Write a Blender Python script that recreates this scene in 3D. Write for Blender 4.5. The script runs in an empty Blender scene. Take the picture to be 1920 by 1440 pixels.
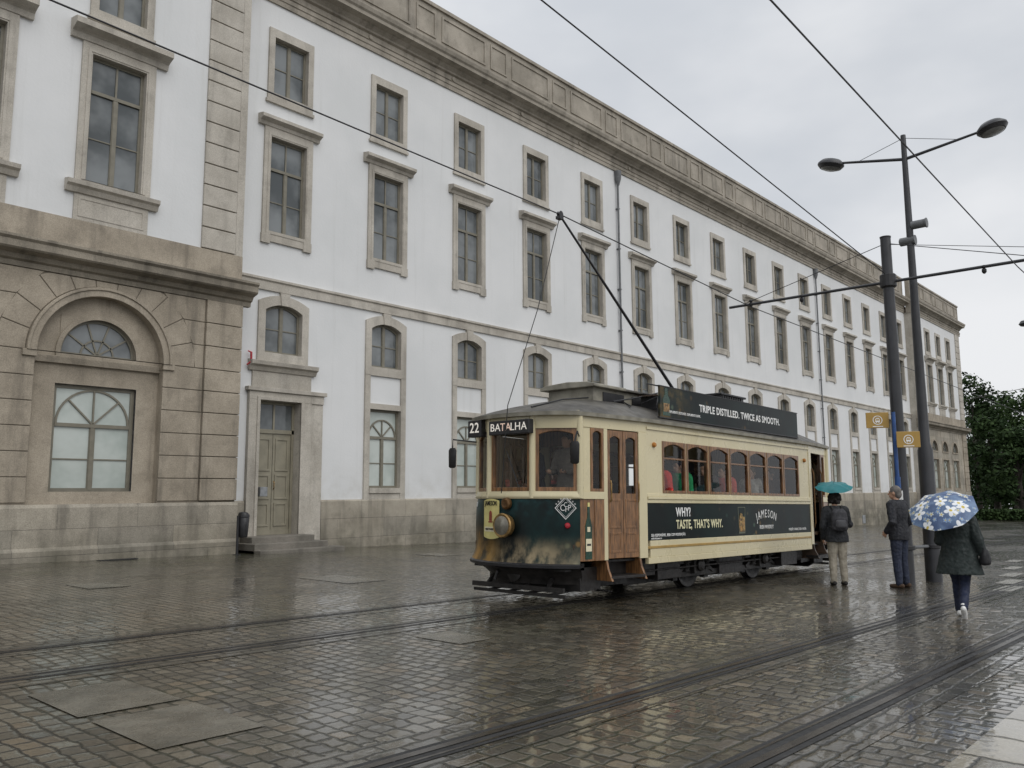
import bpy, bmesh, math, random
import numpy as np
from math import sin, cos, pi, sqrt, atan2, radians, atan
from mathutils import Vector, Matrix, Euler
from mathutils import noise as mn
random.seed(7)
S = bpy.context.scene
COL = S.collection
# ------------------------------------------------------------------ camera model
F = 1550.0; TH = radians(41.77); PT = radians(7.44); RO = .006; H = 1.43; SL = .018
D = 22.0; DP = 21.4
h_ = Vector((cos(TH), sin(TH), 0)); R0 = Vector((sin(TH), -cos(TH), 0)); ZV = Vector((0, 0, 1))
FW = h_*cos(PT)+ZV*sin(PT); U0 = -h_*sin(PT)+ZV*cos(PT)
CR = (R0-U0*RO).normalized(); CU = (U0+R0*RO).normalized()
CAM = Vector((0, 0, H))
def ray(px, py): return FW+CR*((px-960)/F)+CU*((720-py)/F)
def at(px, py, t): return CAM+ray(px, py)*t
def onY(px, py, Y):
    d = ray(px, py); return CAM+d*(Y/d.y)
def onX(px, py, X):
    d = ray(px, py); return CAM+d*(X/d.x)
def onG(px, py):
    d = ray(px, py); return CAM+d*(H/(-d.z-SL*d.x))
def gz(x): return -SL*x
cam = bpy.data.cameras.new('camera'); co = bpy.data.objects.new('camera', cam); COL.objects.link(co)
cam.sensor_width = 36; cam.lens = 36*F/1920; cam.clip_end = 3000; cam.clip_start = .05
co.matrix_world = Matrix(((CR.x, CU.x, -FW.x, 0), (CR.y, CU.y, -FW.y, 0), (CR.z, CU.z, -FW.z, H), (0, 0, 0, 1)))
S.camera = co
S.view_settings.view_transform = 'Standard'; S.view_settings.look = 'None'; S.view_settings.exposure = 0

# ------------------------------------------------------------------ node helpers
class NG:
    def __init__(s, nt): s.nt = nt
    def n(s, t, **k):
        nd = s.nt.nodes.new(t)
        for a, b in k.items(): setattr(nd, a, b)
        return nd
    def put(s, sock, v):
        if hasattr(v, 'is_output'): s.nt.links.new(v, sock)
        else:
            if sock.type == 'RGBA' and len(v) == 3: v = (*v, 1)
            sock.default_value = v
    def math(s, op, a, b=0., c=0., clamp=False):
        nd = s.n('ShaderNodeMath', operation=op, use_clamp=clamp)
        s.put(nd.inputs[0], a); s.put(nd.inputs[1], b); s.put(nd.inputs[2], c)
        return nd.outputs[0]
    def vmath(s, op, a, b=(0, 0, 0)):
        nd = s.n('ShaderNodeVectorMath', operation=op)
        s.put(nd.inputs[0], a); s.put(nd.inputs[1], b)
        return nd.outputs[0]
    def mapr(s, v, a, b, c=0., d=1., smooth=True):
        nd = s.n('ShaderNodeMapRange', interpolation_type='SMOOTHSTEP' if smooth else 'LINEAR')
        s.put(nd.inputs[0], v)
        for i, q in enumerate((a, b, c, d)): s.put(nd.inputs[i+1], q)
        return nd.outputs[0]
    def noise(s, vec, scale, detail=4., rough=.55, color=False):
        nd = s.n('ShaderNodeTexNoise')
        if vec is not None: s.put(nd.inputs['Vector'], vec)
        s.put(nd.inputs['Scale'], scale); s.put(nd.inputs['Detail'], detail); s.put(nd.inputs['Roughness'], rough)
        return nd.outputs['Color' if color else 'Fac']
    def mix(s, f, a, b, mode='MIX'):
        nd = s.n('ShaderNodeMix', data_type='RGBA', blend_type=mode)
        s.put(nd.inputs[0], f); s.put(nd.inputs[6], a); s.put(nd.inputs[7], b)
        return nd.outputs[2]
    def sep(s, v):
        nd = s.n('ShaderNodeSeparateXYZ'); s.put(nd.inputs[0], v); return nd.outputs
    def comb(s, x, y, z):
        nd = s.n('ShaderNodeCombineXYZ'); s.put(nd.inputs[0], x); s.put(nd.inputs[1], y); s.put(nd.inputs[2], z); return nd.outputs[0]
    def pos(s): return s.n('ShaderNodeNewGeometry').outputs['Position']
    def obj(s): return s.n('ShaderNodeTexCoord').outputs['Object']
    def bump(s, h, strength=1., dist=1., normal=None):
        nd = s.n('ShaderNodeBump'); s.put(nd.inputs['Strength'], strength); s.put(nd.inputs['Distance'], dist); s.put(nd.inputs['Height'], h)
        return nd.outputs['Normal']
def newmat(name):
    m = bpy.data.materials.new(name); m.use_nodes = True
    return m, NG(m.node_tree), m.node_tree.nodes['Principled BSDF']
def pm(name, col, rough=.5, metal=0., var=.2, scale=6., bump=0., bscale=60., emit=0., coat=0., spec=.5, grain=None):
    m, g, p = newmat(name)
    pos = g.obj()
    vec = g.vmath('MULTIPLY', pos, grain) if grain else pos
    f = g.mapr(g.noise(vec, scale, 5), .3, .7)
    lo = tuple(c*(1-var) for c in col); hi = tuple(min(1, c*(1+var)) for c in col)
    g.put(p.inputs['Base Color'], g.mix(f, lo, hi))
    g.put(p.inputs['Roughness'], g.mapr(g.noise(pos, scale*2.3, 3), .3, .7, max(0, rough*.8), min(1, rough*1.2)))
    p.inputs['Metallic'].default_value = metal
    p.inputs['Coat Weight'].default_value = coat
    p.inputs['Specular IOR Level'].default_value = spec
    if bump: g.put(p.inputs['Normal'], g.bump(g.noise(pos, bscale, 5), 1., bump))
    if emit:
        p.inputs['Emission Color'].default_value = (*col, 1); p.inputs['Emission Strength'].default_value = emit
    return m
def stone(name, c1, c2, joints=None, stain=.35, bump=.004, lowdirt=0.):
    m, g, p = newmat(name)
    pos = g.pos(); x, y, z = g.sep(pos)
    a = g.mapr(g.noise(pos, .7, 6, .65), .3, .7)
    col = g.mix(a, c1, c2)
    gr = g.mapr(g.noise(pos, 45., 3, .8), .25, .75, .72, 1.22)
    col = g.mix(1., col, gr, 'MULTIPLY')
    wt = g.mapr(g.noise(pos, 2.4, 5, .7), .5, .72, 0., .35)
    col = g.mix(wt, col, tuple(c*.5 for c in c1))
    st = g.mapr(g.noise(g.comb(g.math('MULTIPLY', x, 2.2), g.math('MULTIPLY', y, 2.2), g.math('MULTIPLY', z, .28)), 1., 5, .6), .48, .75, 0., stain)
    col = g.mix(st, col, tuple(c*.35 for c in c1))
    if lowdirt:
        ld = g.math('MULTIPLY', g.mapr(z, -.6, 1.3, 1., 0.), g.mapr(g.noise(pos, 1.3, 5, .65), .3, .7, .2, lowdirt))
        col = g.mix(ld, col, (.09, .085, .06))
    hgt = g.noise(pos, 30., 5)
    hgt = g.math('MULTIPLY', hgt, bump)
    if joints:
        b = g.n('ShaderNodeTexBrick'); g.put(b.inputs['Vector'], g.comb(x, z, 0.))
        b.inputs['Scale'].default_value = 1; b.inputs['Brick Width'].default_value = joints[0]; b.inputs['Row Height'].default_value = joints[1]
        b.inputs['Mortar Size'].default_value = .006; b.inputs['Mortar Smooth'].default_value = .3
        b.inputs['Color1'].default_value = (.8, .8, .8, 1); b.inputs['Color2'].default_value = (1.1, 1.08, 1.05, 1); b.inputs['Mortar'].default_value = (.6, .6, .6, 1)
        col = g.mix(1., col, b.outputs['Color'], 'MULTIPLY')
        hgt = g.math('SUBTRACT', hgt, g.math('MULTIPLY', b.outputs['Fac'], .006))
    g.put(p.inputs['Base Color'], col); p.inputs['Roughness'].default_value = .75
    g.put(p.inputs['Normal'], g.bump(hgt, 1., 1.))
    return m

M = {}
M['stone'] = stone('granite', (.37, .34, .29), (.515, .48, .42), stain=.42)
M['ashlar'] = stone('granite_ashlar', (.29, .262, .212), (.42, .385, .32), joints=(1.9, .62), stain=.65, lowdirt=.9)
M['rust'] = stone('granite_rusticated', (.27, .232, .178), (.405, .352, .278), stain=.65, lowdirt=.75)
M['rustj'] = stone('granite_joint', (.19, .163, .125), (.27, .233, .183))
M['stoned'] = stone('granite_weathered', (.255, .228, .185), (.40, .36, .30), stain=.65)
M['ledge'] = stone('granite_soiled_ledge', (.16, .14, .108), (.30, .265, .21), stain=.75)
def plaster():
    m, g, p = newmat('white_plaster'); pos = g.pos(); x, y, z = g.sep(pos)
    a = g.mapr(g.noise(pos, .35, 6, .6), .3, .7)
    col = g.mix(a, (.625, .635, .635), (.69, .695, .695))
    st = g.mapr(g.noise(g.comb(g.math('MULTIPLY', x, 3.), y, g.math('MULTIPLY', z, .12)), 1., 6, .65), .52, .8, 0., .28)
    col = g.mix(st, col, (.43, .43, .40))
    lowd = g.math('MULTIPLY', g.mapr(z, 1.2, 2.6, 1., 0.), g.mapr(g.noise(pos, 2., 5), .35, .75, 0., .35))
    col = g.mix(lowd, col, (.40, .38, .33))
    g.put(p.inputs['Base Color'], col); p.inputs['Roughness'].default_value = .85
    g.put(p.inputs['Normal'], g.bump(g.noise(pos, 14., 4), 1., .004))
    return m
M['plaster'] = plaster()
M['sash'] = pm('olive_grey_paint', (.18, .166, .128), .5, var=.1)
M['doorp'] = pm('door_paint', (.24, .22, .165), .45, var=.12, scale=3)
def pane_mat(name, c1, c2, rough=.05):
    m, g, p = newmat(name); pos = g.pos()
    f = g.mapr(g.noise(pos, .55, 4, .6), .35, .65)
    g.put(p.inputs['Base Color'], g.mix(f, c1, c2)); p.inputs['Roughness'].default_value = rough
    p.inputs['Specular IOR Level'].default_value = .6
    g.put(p.inputs['Normal'], g.bump(g.noise(pos, 2.2, 2), 1., .006))
    return m
M['pane'] = pane_mat('window_glass', (.065, .074, .077), (.20, .215, .22))  # paler tone mixed into the pane colour stands for reflected sky
M['blind'] = pane_mat('glass_over_blind', (.34, .39, .36), (.50, .54, .51), .12)
M['steel'] = pm('rail_steel', (.09, .08, .07), .22, metal=.85, var=.3)
M['iron'] = pm('dark_iron', (.018, .018, .02), .45, var=.3)
M['polep'] = pm('pole_paint', (.03, .031, .035), .4, var=.2, scale=3)
M['grey'] = pm('grey_metal', (.25, .26, .27), .45, metal=.3)
M['pipe'] = pm('grey_pipe_paint', (.13, .135, .14), .5)
M['black'] = pm('black_rubber', (.012, .012, .012), .6)
M['under'] = pm('oily_undergear', (.015, .013, .012), .5, var=.5, scale=9)
M['cream'] = pm('cream_paint', (.61, .54, .345), .3, var=.03, scale=1.5, coat=.25)
M['gold'] = pm('ochre_paint', (.36, .23, .065), .35, var=.12)
M['brass'] = pm('brass', (.27, .17, .065), .42, metal=.7, var=.35, scale=14)
M['brassdk'] = pm('tarnished_brass', (.14, .075, .03), .4, metal=.6, var=.4, scale=14)
M['wood'] = pm('varnished_wood', (.185, .090, .035), .35, var=.5, scale=7, coat=.25, grain=(4., 4., .6))
M['wooddk'] = pm('dark_wood', (.06, .038, .024), .45, var=.35)
M['roofp'] = pm('roof_canvas', (.066, .061, .051), .5, var=.5, scale=3, bump=.004, bscale=25)
M['roofc'] = pm('grey_roof_trim', (.25, .235, .19), .5, var=.3, scale=4)
M['white'] = pm('white_lettering', (.8, .8, .78), .5, var=.03)
M['lit'] = pm('lit_lettering', (.85, .80, .72), .5, var=.02, emit=.25)
M['litred'] = pm('lit_warm_lettering', (.85, .62, .50), .5, var=.02, emit=.25)
M['yel'] = pm('pale_yellow_lettering', (.74, .70, .45), .5, var=.05)
M['label'] = pm('label_paper', (.62, .55, .22), .5, var=.1)
M['labelc'] = pm('cream_label', (.7, .64, .45), .5, var=.08)
M['bottle'] = pm('bottle_green', (.01, .045, .028), .25, var=.3)
M['redl'] = pm('red_lens', (.36, .02, .03), .2, var=.1)
M['amber'] = pm('amber_lens', (.42, .17, .03), .25, var=.1)
M['lens'] = pm('headlamp_glass', (.20, .185, .15), .15, metal=.3, var=.3)
M['whisky'] = pm('amber_drink', (.22, .12, .03), .3, var=.8, scale=12)
def glass():
    m = bpy.data.materials.new('tram_glass'); m.use_nodes = True; nt = m.node_tree; g = NG(nt)
    nt.nodes.remove(nt.nodes['Principled BSDF']); out = nt.nodes['Material Output']
    t = g.n('ShaderNodeBsdfTransparent'); f2 = g.noise(g.obj(), 3., 3)
    g.put(t.inputs[0], g.mix(f2, (.82, .83, .81), (.94, .95, .93)))
    gl = g.n('ShaderNodeBsdfGlossy'); gl.inputs['Roughness'].default_value = .03; gl.inputs[0].default_value = (.9, .9, .9, 1)
    fr = g.n('ShaderNodeFresnel'); fr.inputs[0].default_value = 1.4
    mx = g.n('ShaderNodeMixShader'); g.put(mx.inputs[0], fr.outputs[0]); g.put(mx.inputs[1], t.outputs[0]); g.put(mx.inputs[2], gl.outputs[0])
    g.put(out.inputs[0], mx.outputs[0]); return m
M['glass'] = glass()
def ad(name, kind):
    m, g, p = newmat(name); pos = g.obj(); x, y, z = g.sep(pos)
    front = kind == 'front'
    base = g.mix(g.mapr(g.noise(pos, 1.3, 4), .35, .7), (.004, .007, .007), (.007, .030, .029) if front else (.006, .016, .015))
    def dots(sc, lo, hi):
        v = g.n('ShaderNodeTexVoronoi'); g.put(v.inputs['Vector'], pos); v.inputs['Scale'].default_value = sc
        return g.mapr(v.outputs['Distance'], lo, hi, 1., 0.), g.sep(v.outputs['Color'])[0]
    d1, rc = dots(5.5, .10, .32)
    if front: sel = g.mapr(g.noise(pos, .9, 2), .44, .60, 0., .6)
    elif kind == 'board': sel = g.math('ADD', g.mapr(x, -2.8, -1.5, .75, 0.), g.math('MULTIPLY', g.mapr(g.noise(pos, 1.1, 2), .5, .62), .25))
    else: sel = g.math('MULTIPLY', g.mapr(g.math('ABSOLUTE', g.math('ADD', x, -.15)), .25, 1.5, .6, .06), g.mapr(g.noise(pos, 1.1, 2), .4, .6, .3, 1.))
    base = g.mix(g.math('MULTIPLY', d1, sel), base, g.mix(rc, (.30, .15, .03), (.06, .15, .12)))
    if kind == 'board': base = g.mix(g.math('MULTIPLY', g.mapr(x, -2.8, -1.6, .8, 0.), g.mapr(g.noise(pos, 4., 4), .4, .65)), base, (.13, .09, .03))
    if front:
        cy = g.math('ABSOLUTE', g.math('ADD', y, .35))
        gl = g.math('MULTIPLY', g.mapr(z, .62, 1.0, 1., 0.), g.mapr(g.noise(g.comb(g.math('MULTIPLY', y, 5.), x, g.math('MULTIPLY', z, 3.)), 1., 4, .6), .34, .68))
        gl = g.math('MULTIPLY', gl, g.mapr(cy, .1, .8, 1., .35))
        base = g.mix(g.math('MULTIPLY', gl, .85), base, (.38, .30, .18))
        am = g.math('MULTIPLY', g.mapr(y, .0, .55), g.mapr(z, .55, 1.2, 1., 0.)); am = g.math('MULTIPLY', am, g.mapr(g.noise(pos, 3., 5, .6), .33, .66))
        base = g.mix(am, base, (.38, .21, .05))
        top = g.math('MULTIPLY', g.mapr(z, 1.0, 1.45, 0., .7), g.mapr(g.noise(pos, 1.8, 4), .42, .65))
        base = g.mix(top, base, (.018, .095, .10))
    g.put(p.inputs['Base Color'], base); p.inputs['Roughness'].default_value = .38; p.inputs['Specular IOR Level'].default_value = .2
    return m
M['ad'] = ad('printed_dark_panel', 'side'); M['adf'] = ad('printed_front_panel', 'front'); M['adb'] = ad('printed_roof_board', 'board')

# ------------------------------------------------------------------ mesh helpers
class MB:
    def __init__(s): s.v = []; s.f = []; s.m = []
    def add(s, vs, fs, m=0):
        o = len(s.v); s.v += [tuple(v) for v in vs]; s.f += [tuple(i+o for i in f) for f in fs]; s.m += [m]*len(fs); return s
    def box(s, x0, x1, y0, y1, z0, z1, m=0):
        return s.add([(x0, y0, z0), (x1, y0, z0), (x1, y1, z0), (x0, y1, z0), (x0, y0, z1), (x1, y0, z1), (x1, y1, z1), (x0, y1, z1)],
                     [(0, 3, 2, 1), (4, 5, 6, 7), (0, 1, 5, 4), (1, 2, 6, 5), (2, 3, 7, 6), (3, 0, 4, 7)], m)
    def bar(s, p, q, w, hh, m=0):
        p = Vector(p); q = Vector(q); d = (q-p).normalized(); up = ZV if abs(d.z) < .95 else Vector((1, 0, 0))
        a = d.cross(up).normalized()*w/2; b = a.cross(d).normalized()*hh/2
        return s.add([p-a-b, p+a-b, p+a+b, p-a+b, q-a-b, q+a-b, q+a+b, q-a+b],
                     [(0, 1, 2, 3), (7, 6, 5, 4), (0, 4, 5, 1), (1, 5, 6, 2), (2, 6, 7, 3), (3, 7, 4, 0)], m)
    def prismx(s, poly, x0, x1, m=0):
        n = len(poly); vs = [(x0, y, z) for y, z in poly]+[(x1, y, z) for y, z in poly]
        return s.add(vs, [tuple(range(n)), tuple(range(2*n-1, n-1, -1))]+[(i, (i+1) % n, n+(i+1) % n, n+i) for i in range(n)], m)
    def prismy(s, poly, y0, y1, m=0):
        n = len(poly); vs = [(x, y0, z) for x, z in poly]+[(x, y1, z) for x, z in poly]
        return s.add(vs, [tuple(range(n)), tuple(range(2*n-1, n-1, -1))]+[(i, (i+1) % n, n+(i+1) % n, n+i) for i in range(n)], m)
    def tube(s, pts, r, n=8, m=0):
        pts = [Vector(p) for p in pts]; k = len(pts)
        rs = r if isinstance(r, (list, tuple)) else [r]*k
        vs = []; a = None
        for i, p in enumerate(pts):
            d = (pts[min(i+1, k-1)]-pts[max(i-1, 0)]).normalized()
            if a is None:
                a = d.cross(ZV if abs(d.z) < .9 else Vector((1, 0, 0))).normalized()
            else:
                a = (a-d*a.dot(d)).normalized()
            b = d.cross(a)
            for j in range(n):
                t = 2*pi*j/n; vs.append(p+(a*cos(t)+b*sin(t))*rs[i])
        fs = [(i*n+j, i*n+(j+1) % n, (i+1)*n+(j+1) % n, (i+1)*n+j) for i in range(k-1) for j in range(n)]
        fs += [tuple(range(n-1, -1, -1)), tuple((k-1)*n+j for j in range(n))]
        return s.add(vs, fs, m)
    def lathe(s, prof, n=16, m=0, mat=None):
        vs = [(r*cos(2*pi*j/n), r*sin(2*pi*j/n), z) for r, z in prof for j in range(n)]
        if mat is not None: vs = [mat @ Vector(v) for v in vs]
        k = len(prof)
        fs = [(i*n+j, i*n+(j+1) % n, (i+1)*n+(j+1) % n, (i+1)*n+j) for i in range(k-1) for j in range(n)]
        fs += [tuple(range(n-1, -1, -1)), tuple((k-1)*n+j for j in range(n))]
        return s.add(vs, fs, m)
    def ball(s, c, rx, ry=None, rz=None, n=10, m=0):
        ry = ry or rx; rz = rz or rx; c = Vector(c); vs = []; k = n//2+1
        for i in range(1, k):
            ph = pi*i/k
            for j in range(n): vs.append(c+Vector((rx*sin(ph)*cos(2*pi*j/n), ry*sin(ph)*sin(2*pi*j/n), rz*cos(ph))))
        top = len(vs); vs.append(c+Vector((0, 0, rz))); vs.append(c-Vector((0, 0, rz)))
        fs = [(i*n+j, (i+1)*n+j, (i+1)*n+(j+1) % n, i*n+(j+1) % n) for i in range(k-2) for j in range(n)]
        fs += [(top, j, (j+1) % n) for j in range(n)]+[(top+1, (k-2)*n+(j+1) % n, (k-2)*n+j) for j in range(n)]
        return s.add(vs, fs, m)
    def limb(s, pts, rs, n=10):
        s.tube(pts, rs, n)
        for p, r in zip(pts, rs): s.ball(p, r, n=n)
        return s
    def loft(s, rings, n=18, m=0):
        vs = []
        for c, rx, ry in rings:
            for j in range(n):
                t = 2*pi*j/n; vs.append((c[0]+rx*cos(t), c[1]+ry*sin(t), c[2]))
        k = len(rings)
        fs = [(i*n+j, i*n+(j+1) % n, (i+1)*n+(j+1) % n, (i+1)*n+j) for i in range(k-1) for j in range(n)]
        fs += [tuple(range(n-1, -1, -1)), tuple((k-1)*n+j for j in range(n))]
        return s.add(vs, fs, m)
    def ring(s, outer, inner, y0, y1, m=0):
        n = len(outer)
        vs = [(x, y0, z) for x, z in outer]+[(x, y0, z) for x, z in inner]+[(x, y1, z) for x, z in outer]+[(x, y1, z) for x, z in inner]
        fs = []
        for i in range(n):
            j = (i+1) % n
            fs += [(i, j, n+j, n+i), (n+i, n+j, 3*n+j, 3*n+i), (2*n+i, 2*n+j, j, i), (3*n+i, 3*n+j, 2*n+j, 2*n+i)]
        return s.add(vs, fs, m)
    def holes(s, x0, x1, z0, z1, hs, y, m=0):
        xs = sorted({x0, x1, *[min(max(h[i], x0), x1) for h in hs for i in (0, 1)]}); zs = sorted({z0, z1, *[min(max(h[i], z0), z1) for h in hs for i in (2, 3)]})
        for i in range(len(xs)-1):
            for j in range(len(zs)-1):
                cx = (xs[i]+xs[i+1])/2; cz = (zs[j]+zs[j+1])/2
                if any(h[0] < cx < h[1] and h[2] < cz < h[3] for h in hs): continue
                s.add([(xs[i], y, zs[j]), (xs[i+1], y, zs[j]), (xs[i+1], y, zs[j+1]), (xs[i], y, zs[j+1])], [(0, 1, 2, 3)], m)
        return s
    def xf(s, mt): s.v = [tuple(mt @ Vector(v)) for v in s.v]; return s
    def mesh(s, name, mats, smooth=False, recalc=True):
        me = bpy.data.meshes.new(name); me.from_pydata(s.v, [], s.f)
        for q in mats: me.materials.append(q)
        if any(s.m): me.polygons.foreach_set('material_index', s.m)
        if recalc:
            b = bmesh.new(); b.from_mesh(me); bmesh.ops.recalc_face_normals(b, faces=b.faces); b.to_mesh(me); b.free()
        if smooth: me.polygons.foreach_set('use_smooth', [True]*len(me.polygons))
        me.update(); return me
    def build(s, name, mats, parent=None, loc=(0, 0, 0), rz=0., smooth=False, bevel=0., recalc=True):
        if not isinstance(mats, (list, tuple)): mats = [mats]
        o = bpy.data.objects.new(name, s.mesh(name, mats, smooth, recalc)); COL.objects.link(o)
        o.location = loc; o.rotation_euler = (0, 0, rz)
        if parent: o.parent = parent
        if bevel:
            b = o.modifiers.new('bevel', 'BEVEL'); b.width = bevel; b.segments = 2; b.limit_method = 'ANGLE'
        if smooth:
            try:
                o.data.set_sharp_from_angle(angle=radians(40))
            except Exception: pass
        return o
def tag(o, label=None, cat=None, group=None, kind=None):
    if label: o['label'] = label
    if cat: o['category'] = cat
    if group: o['group'] = group
    if kind: o['kind'] = kind
    return o
def thing(name, label, cat, loc=(0, 0, 0), rot=(0, 0, 0), group=None):
    o = bpy.data.objects.new(name, None); COL.objects.link(o); o.location = loc; o.rotation_euler = rot
    o.empty_display_size = .2
    return tag(o, label, cat, group)
PEND = []
def remesh(mb, name, mat, parent, vox=.01, it=3, disp=0.):
    o = bpy.data.objects.new('pending', mb.mesh(name, [mat])); COL.objects.link(o)
    r = o.modifiers.new('r', 'REMESH'); r.mode = 'VOXEL'; r.voxel_size = vox
    sm = o.modifiers.new('s', 'SMOOTH'); sm.factor = .5; sm.iterations = it
    PEND.append((o, name, mat, parent, (0, 0, 0), (0, 0, 0), (1, 1, 1), disp, True))
def text(body, size, mat, parent, loc, rot, offset=0., align='CENTER', sx=1., name='lettering', ext=.002, space=1.06):
    cu = bpy.data.curves.new('t', 'FONT'); cu.body = body; cu.size = size; cu.extrude = ext; cu.align_x = align; cu.align_y = 'CENTER'; cu.offset = offset
    cu.resolution_u = 4; cu.space_character = space
    o = bpy.data.objects.new('pending', cu); COL.objects.link(o)
    PEND.append((o, name, mat, parent, loc, rot, (sx, 1, 1), 0., False))
def flush():
    bpy.context.view_layer.update(); dg = bpy.context.evaluated_depsgraph_get()
    done = [bpy.data.meshes.new_from_object(p[0].evaluated_get(dg)) for p in PEND]
    for p, me in zip(PEND, done):
        o, name, mat, parent, loc, rot, sc, disp, sm = p
        bpy.data.objects.remove(o); me.name = name
        if disp:
            n = len(me.vertices); cs = np.empty(n*3, dtype=np.float32); ns = np.empty(n*3, dtype=np.float32)
            me.vertices.foreach_get('co', cs); me.vertices.foreach_get('normal', ns)
            cl = cs.reshape(-1, 3).tolist()
            w = np.array([mn.noise((a*28, b*28, c*28))+.5*mn.noise((a*60, b*60, c*60)) for a, b, c in cl], dtype=np.float32)
            cs = (cs.reshape(-1, 3)+ns.reshape(-1, 3)*w[:, None]*disp).astype(np.float32).ravel()
            me.vertices.foreach_set('co', cs); me.update()
        me.materials.clear(); me.materials.append(mat)
        if sm: me.polygons.foreach_set('use_smooth', [True]*len(me.polygons))
        q = bpy.data.objects.new(name, me); COL.objects.link(q); q.location = loc; q.rotation_euler = rot; q.scale = sc
        if parent: q.parent = parent
    PEND.clear()

# ------------------------------------------------------------------ people
skin = pm('skin', (.48, .28, .19), .5, var=.1)
MC = {}
def cloth(col, name='cloth'):
    k = (col, name)
    if k not in MC: MC[k] = pm(name, col, .8, var=.22, scale=9, bump=.006, bscale=22)
    return MC[k]
def hand(mb, w, d, side, pn, curl=.6, k=1.):
    w = Vector(w); d = Vector(d).normalized(); side = Vector(side); side = (side-d*side.dot(d)).normalized()
    pn = side.cross(d)*(1 if side.cross(d).dot(Vector(pn)) > 0 else -1)
    for i, (o, ln) in enumerate(((.028, .072), (.010, .080), (-.009, .075), (-.027, .060))):
        kn = w+d*.088*k+side*o*k
        mb.limb([w+d*.012*k+side*o*.6*k, kn], [.014*k, .0125*k], 6)
        p = kn; a = 0; pts = [p]
        for sgm in range(3):
            a += curl; dd = d*cos(a)+pn*sin(a); p = p+dd*ln*k*(.45, .32, .23)[sgm]; pts.append(p)
        mb.limb(pts, [.0105*k, .0095*k, .0085*k, .0075*k], 6)
    b = w+d*.03*k+side*.024*k
    t1 = b+(side*.7+d*.6+pn*.35).normalized()*.04*k; t2 = t1+(side*.25+d*.8+pn*.5).normalized()*.03*k
    mb.limb([b, t1, t2], [.014*k, .011*k, .009*k], 6)
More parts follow.
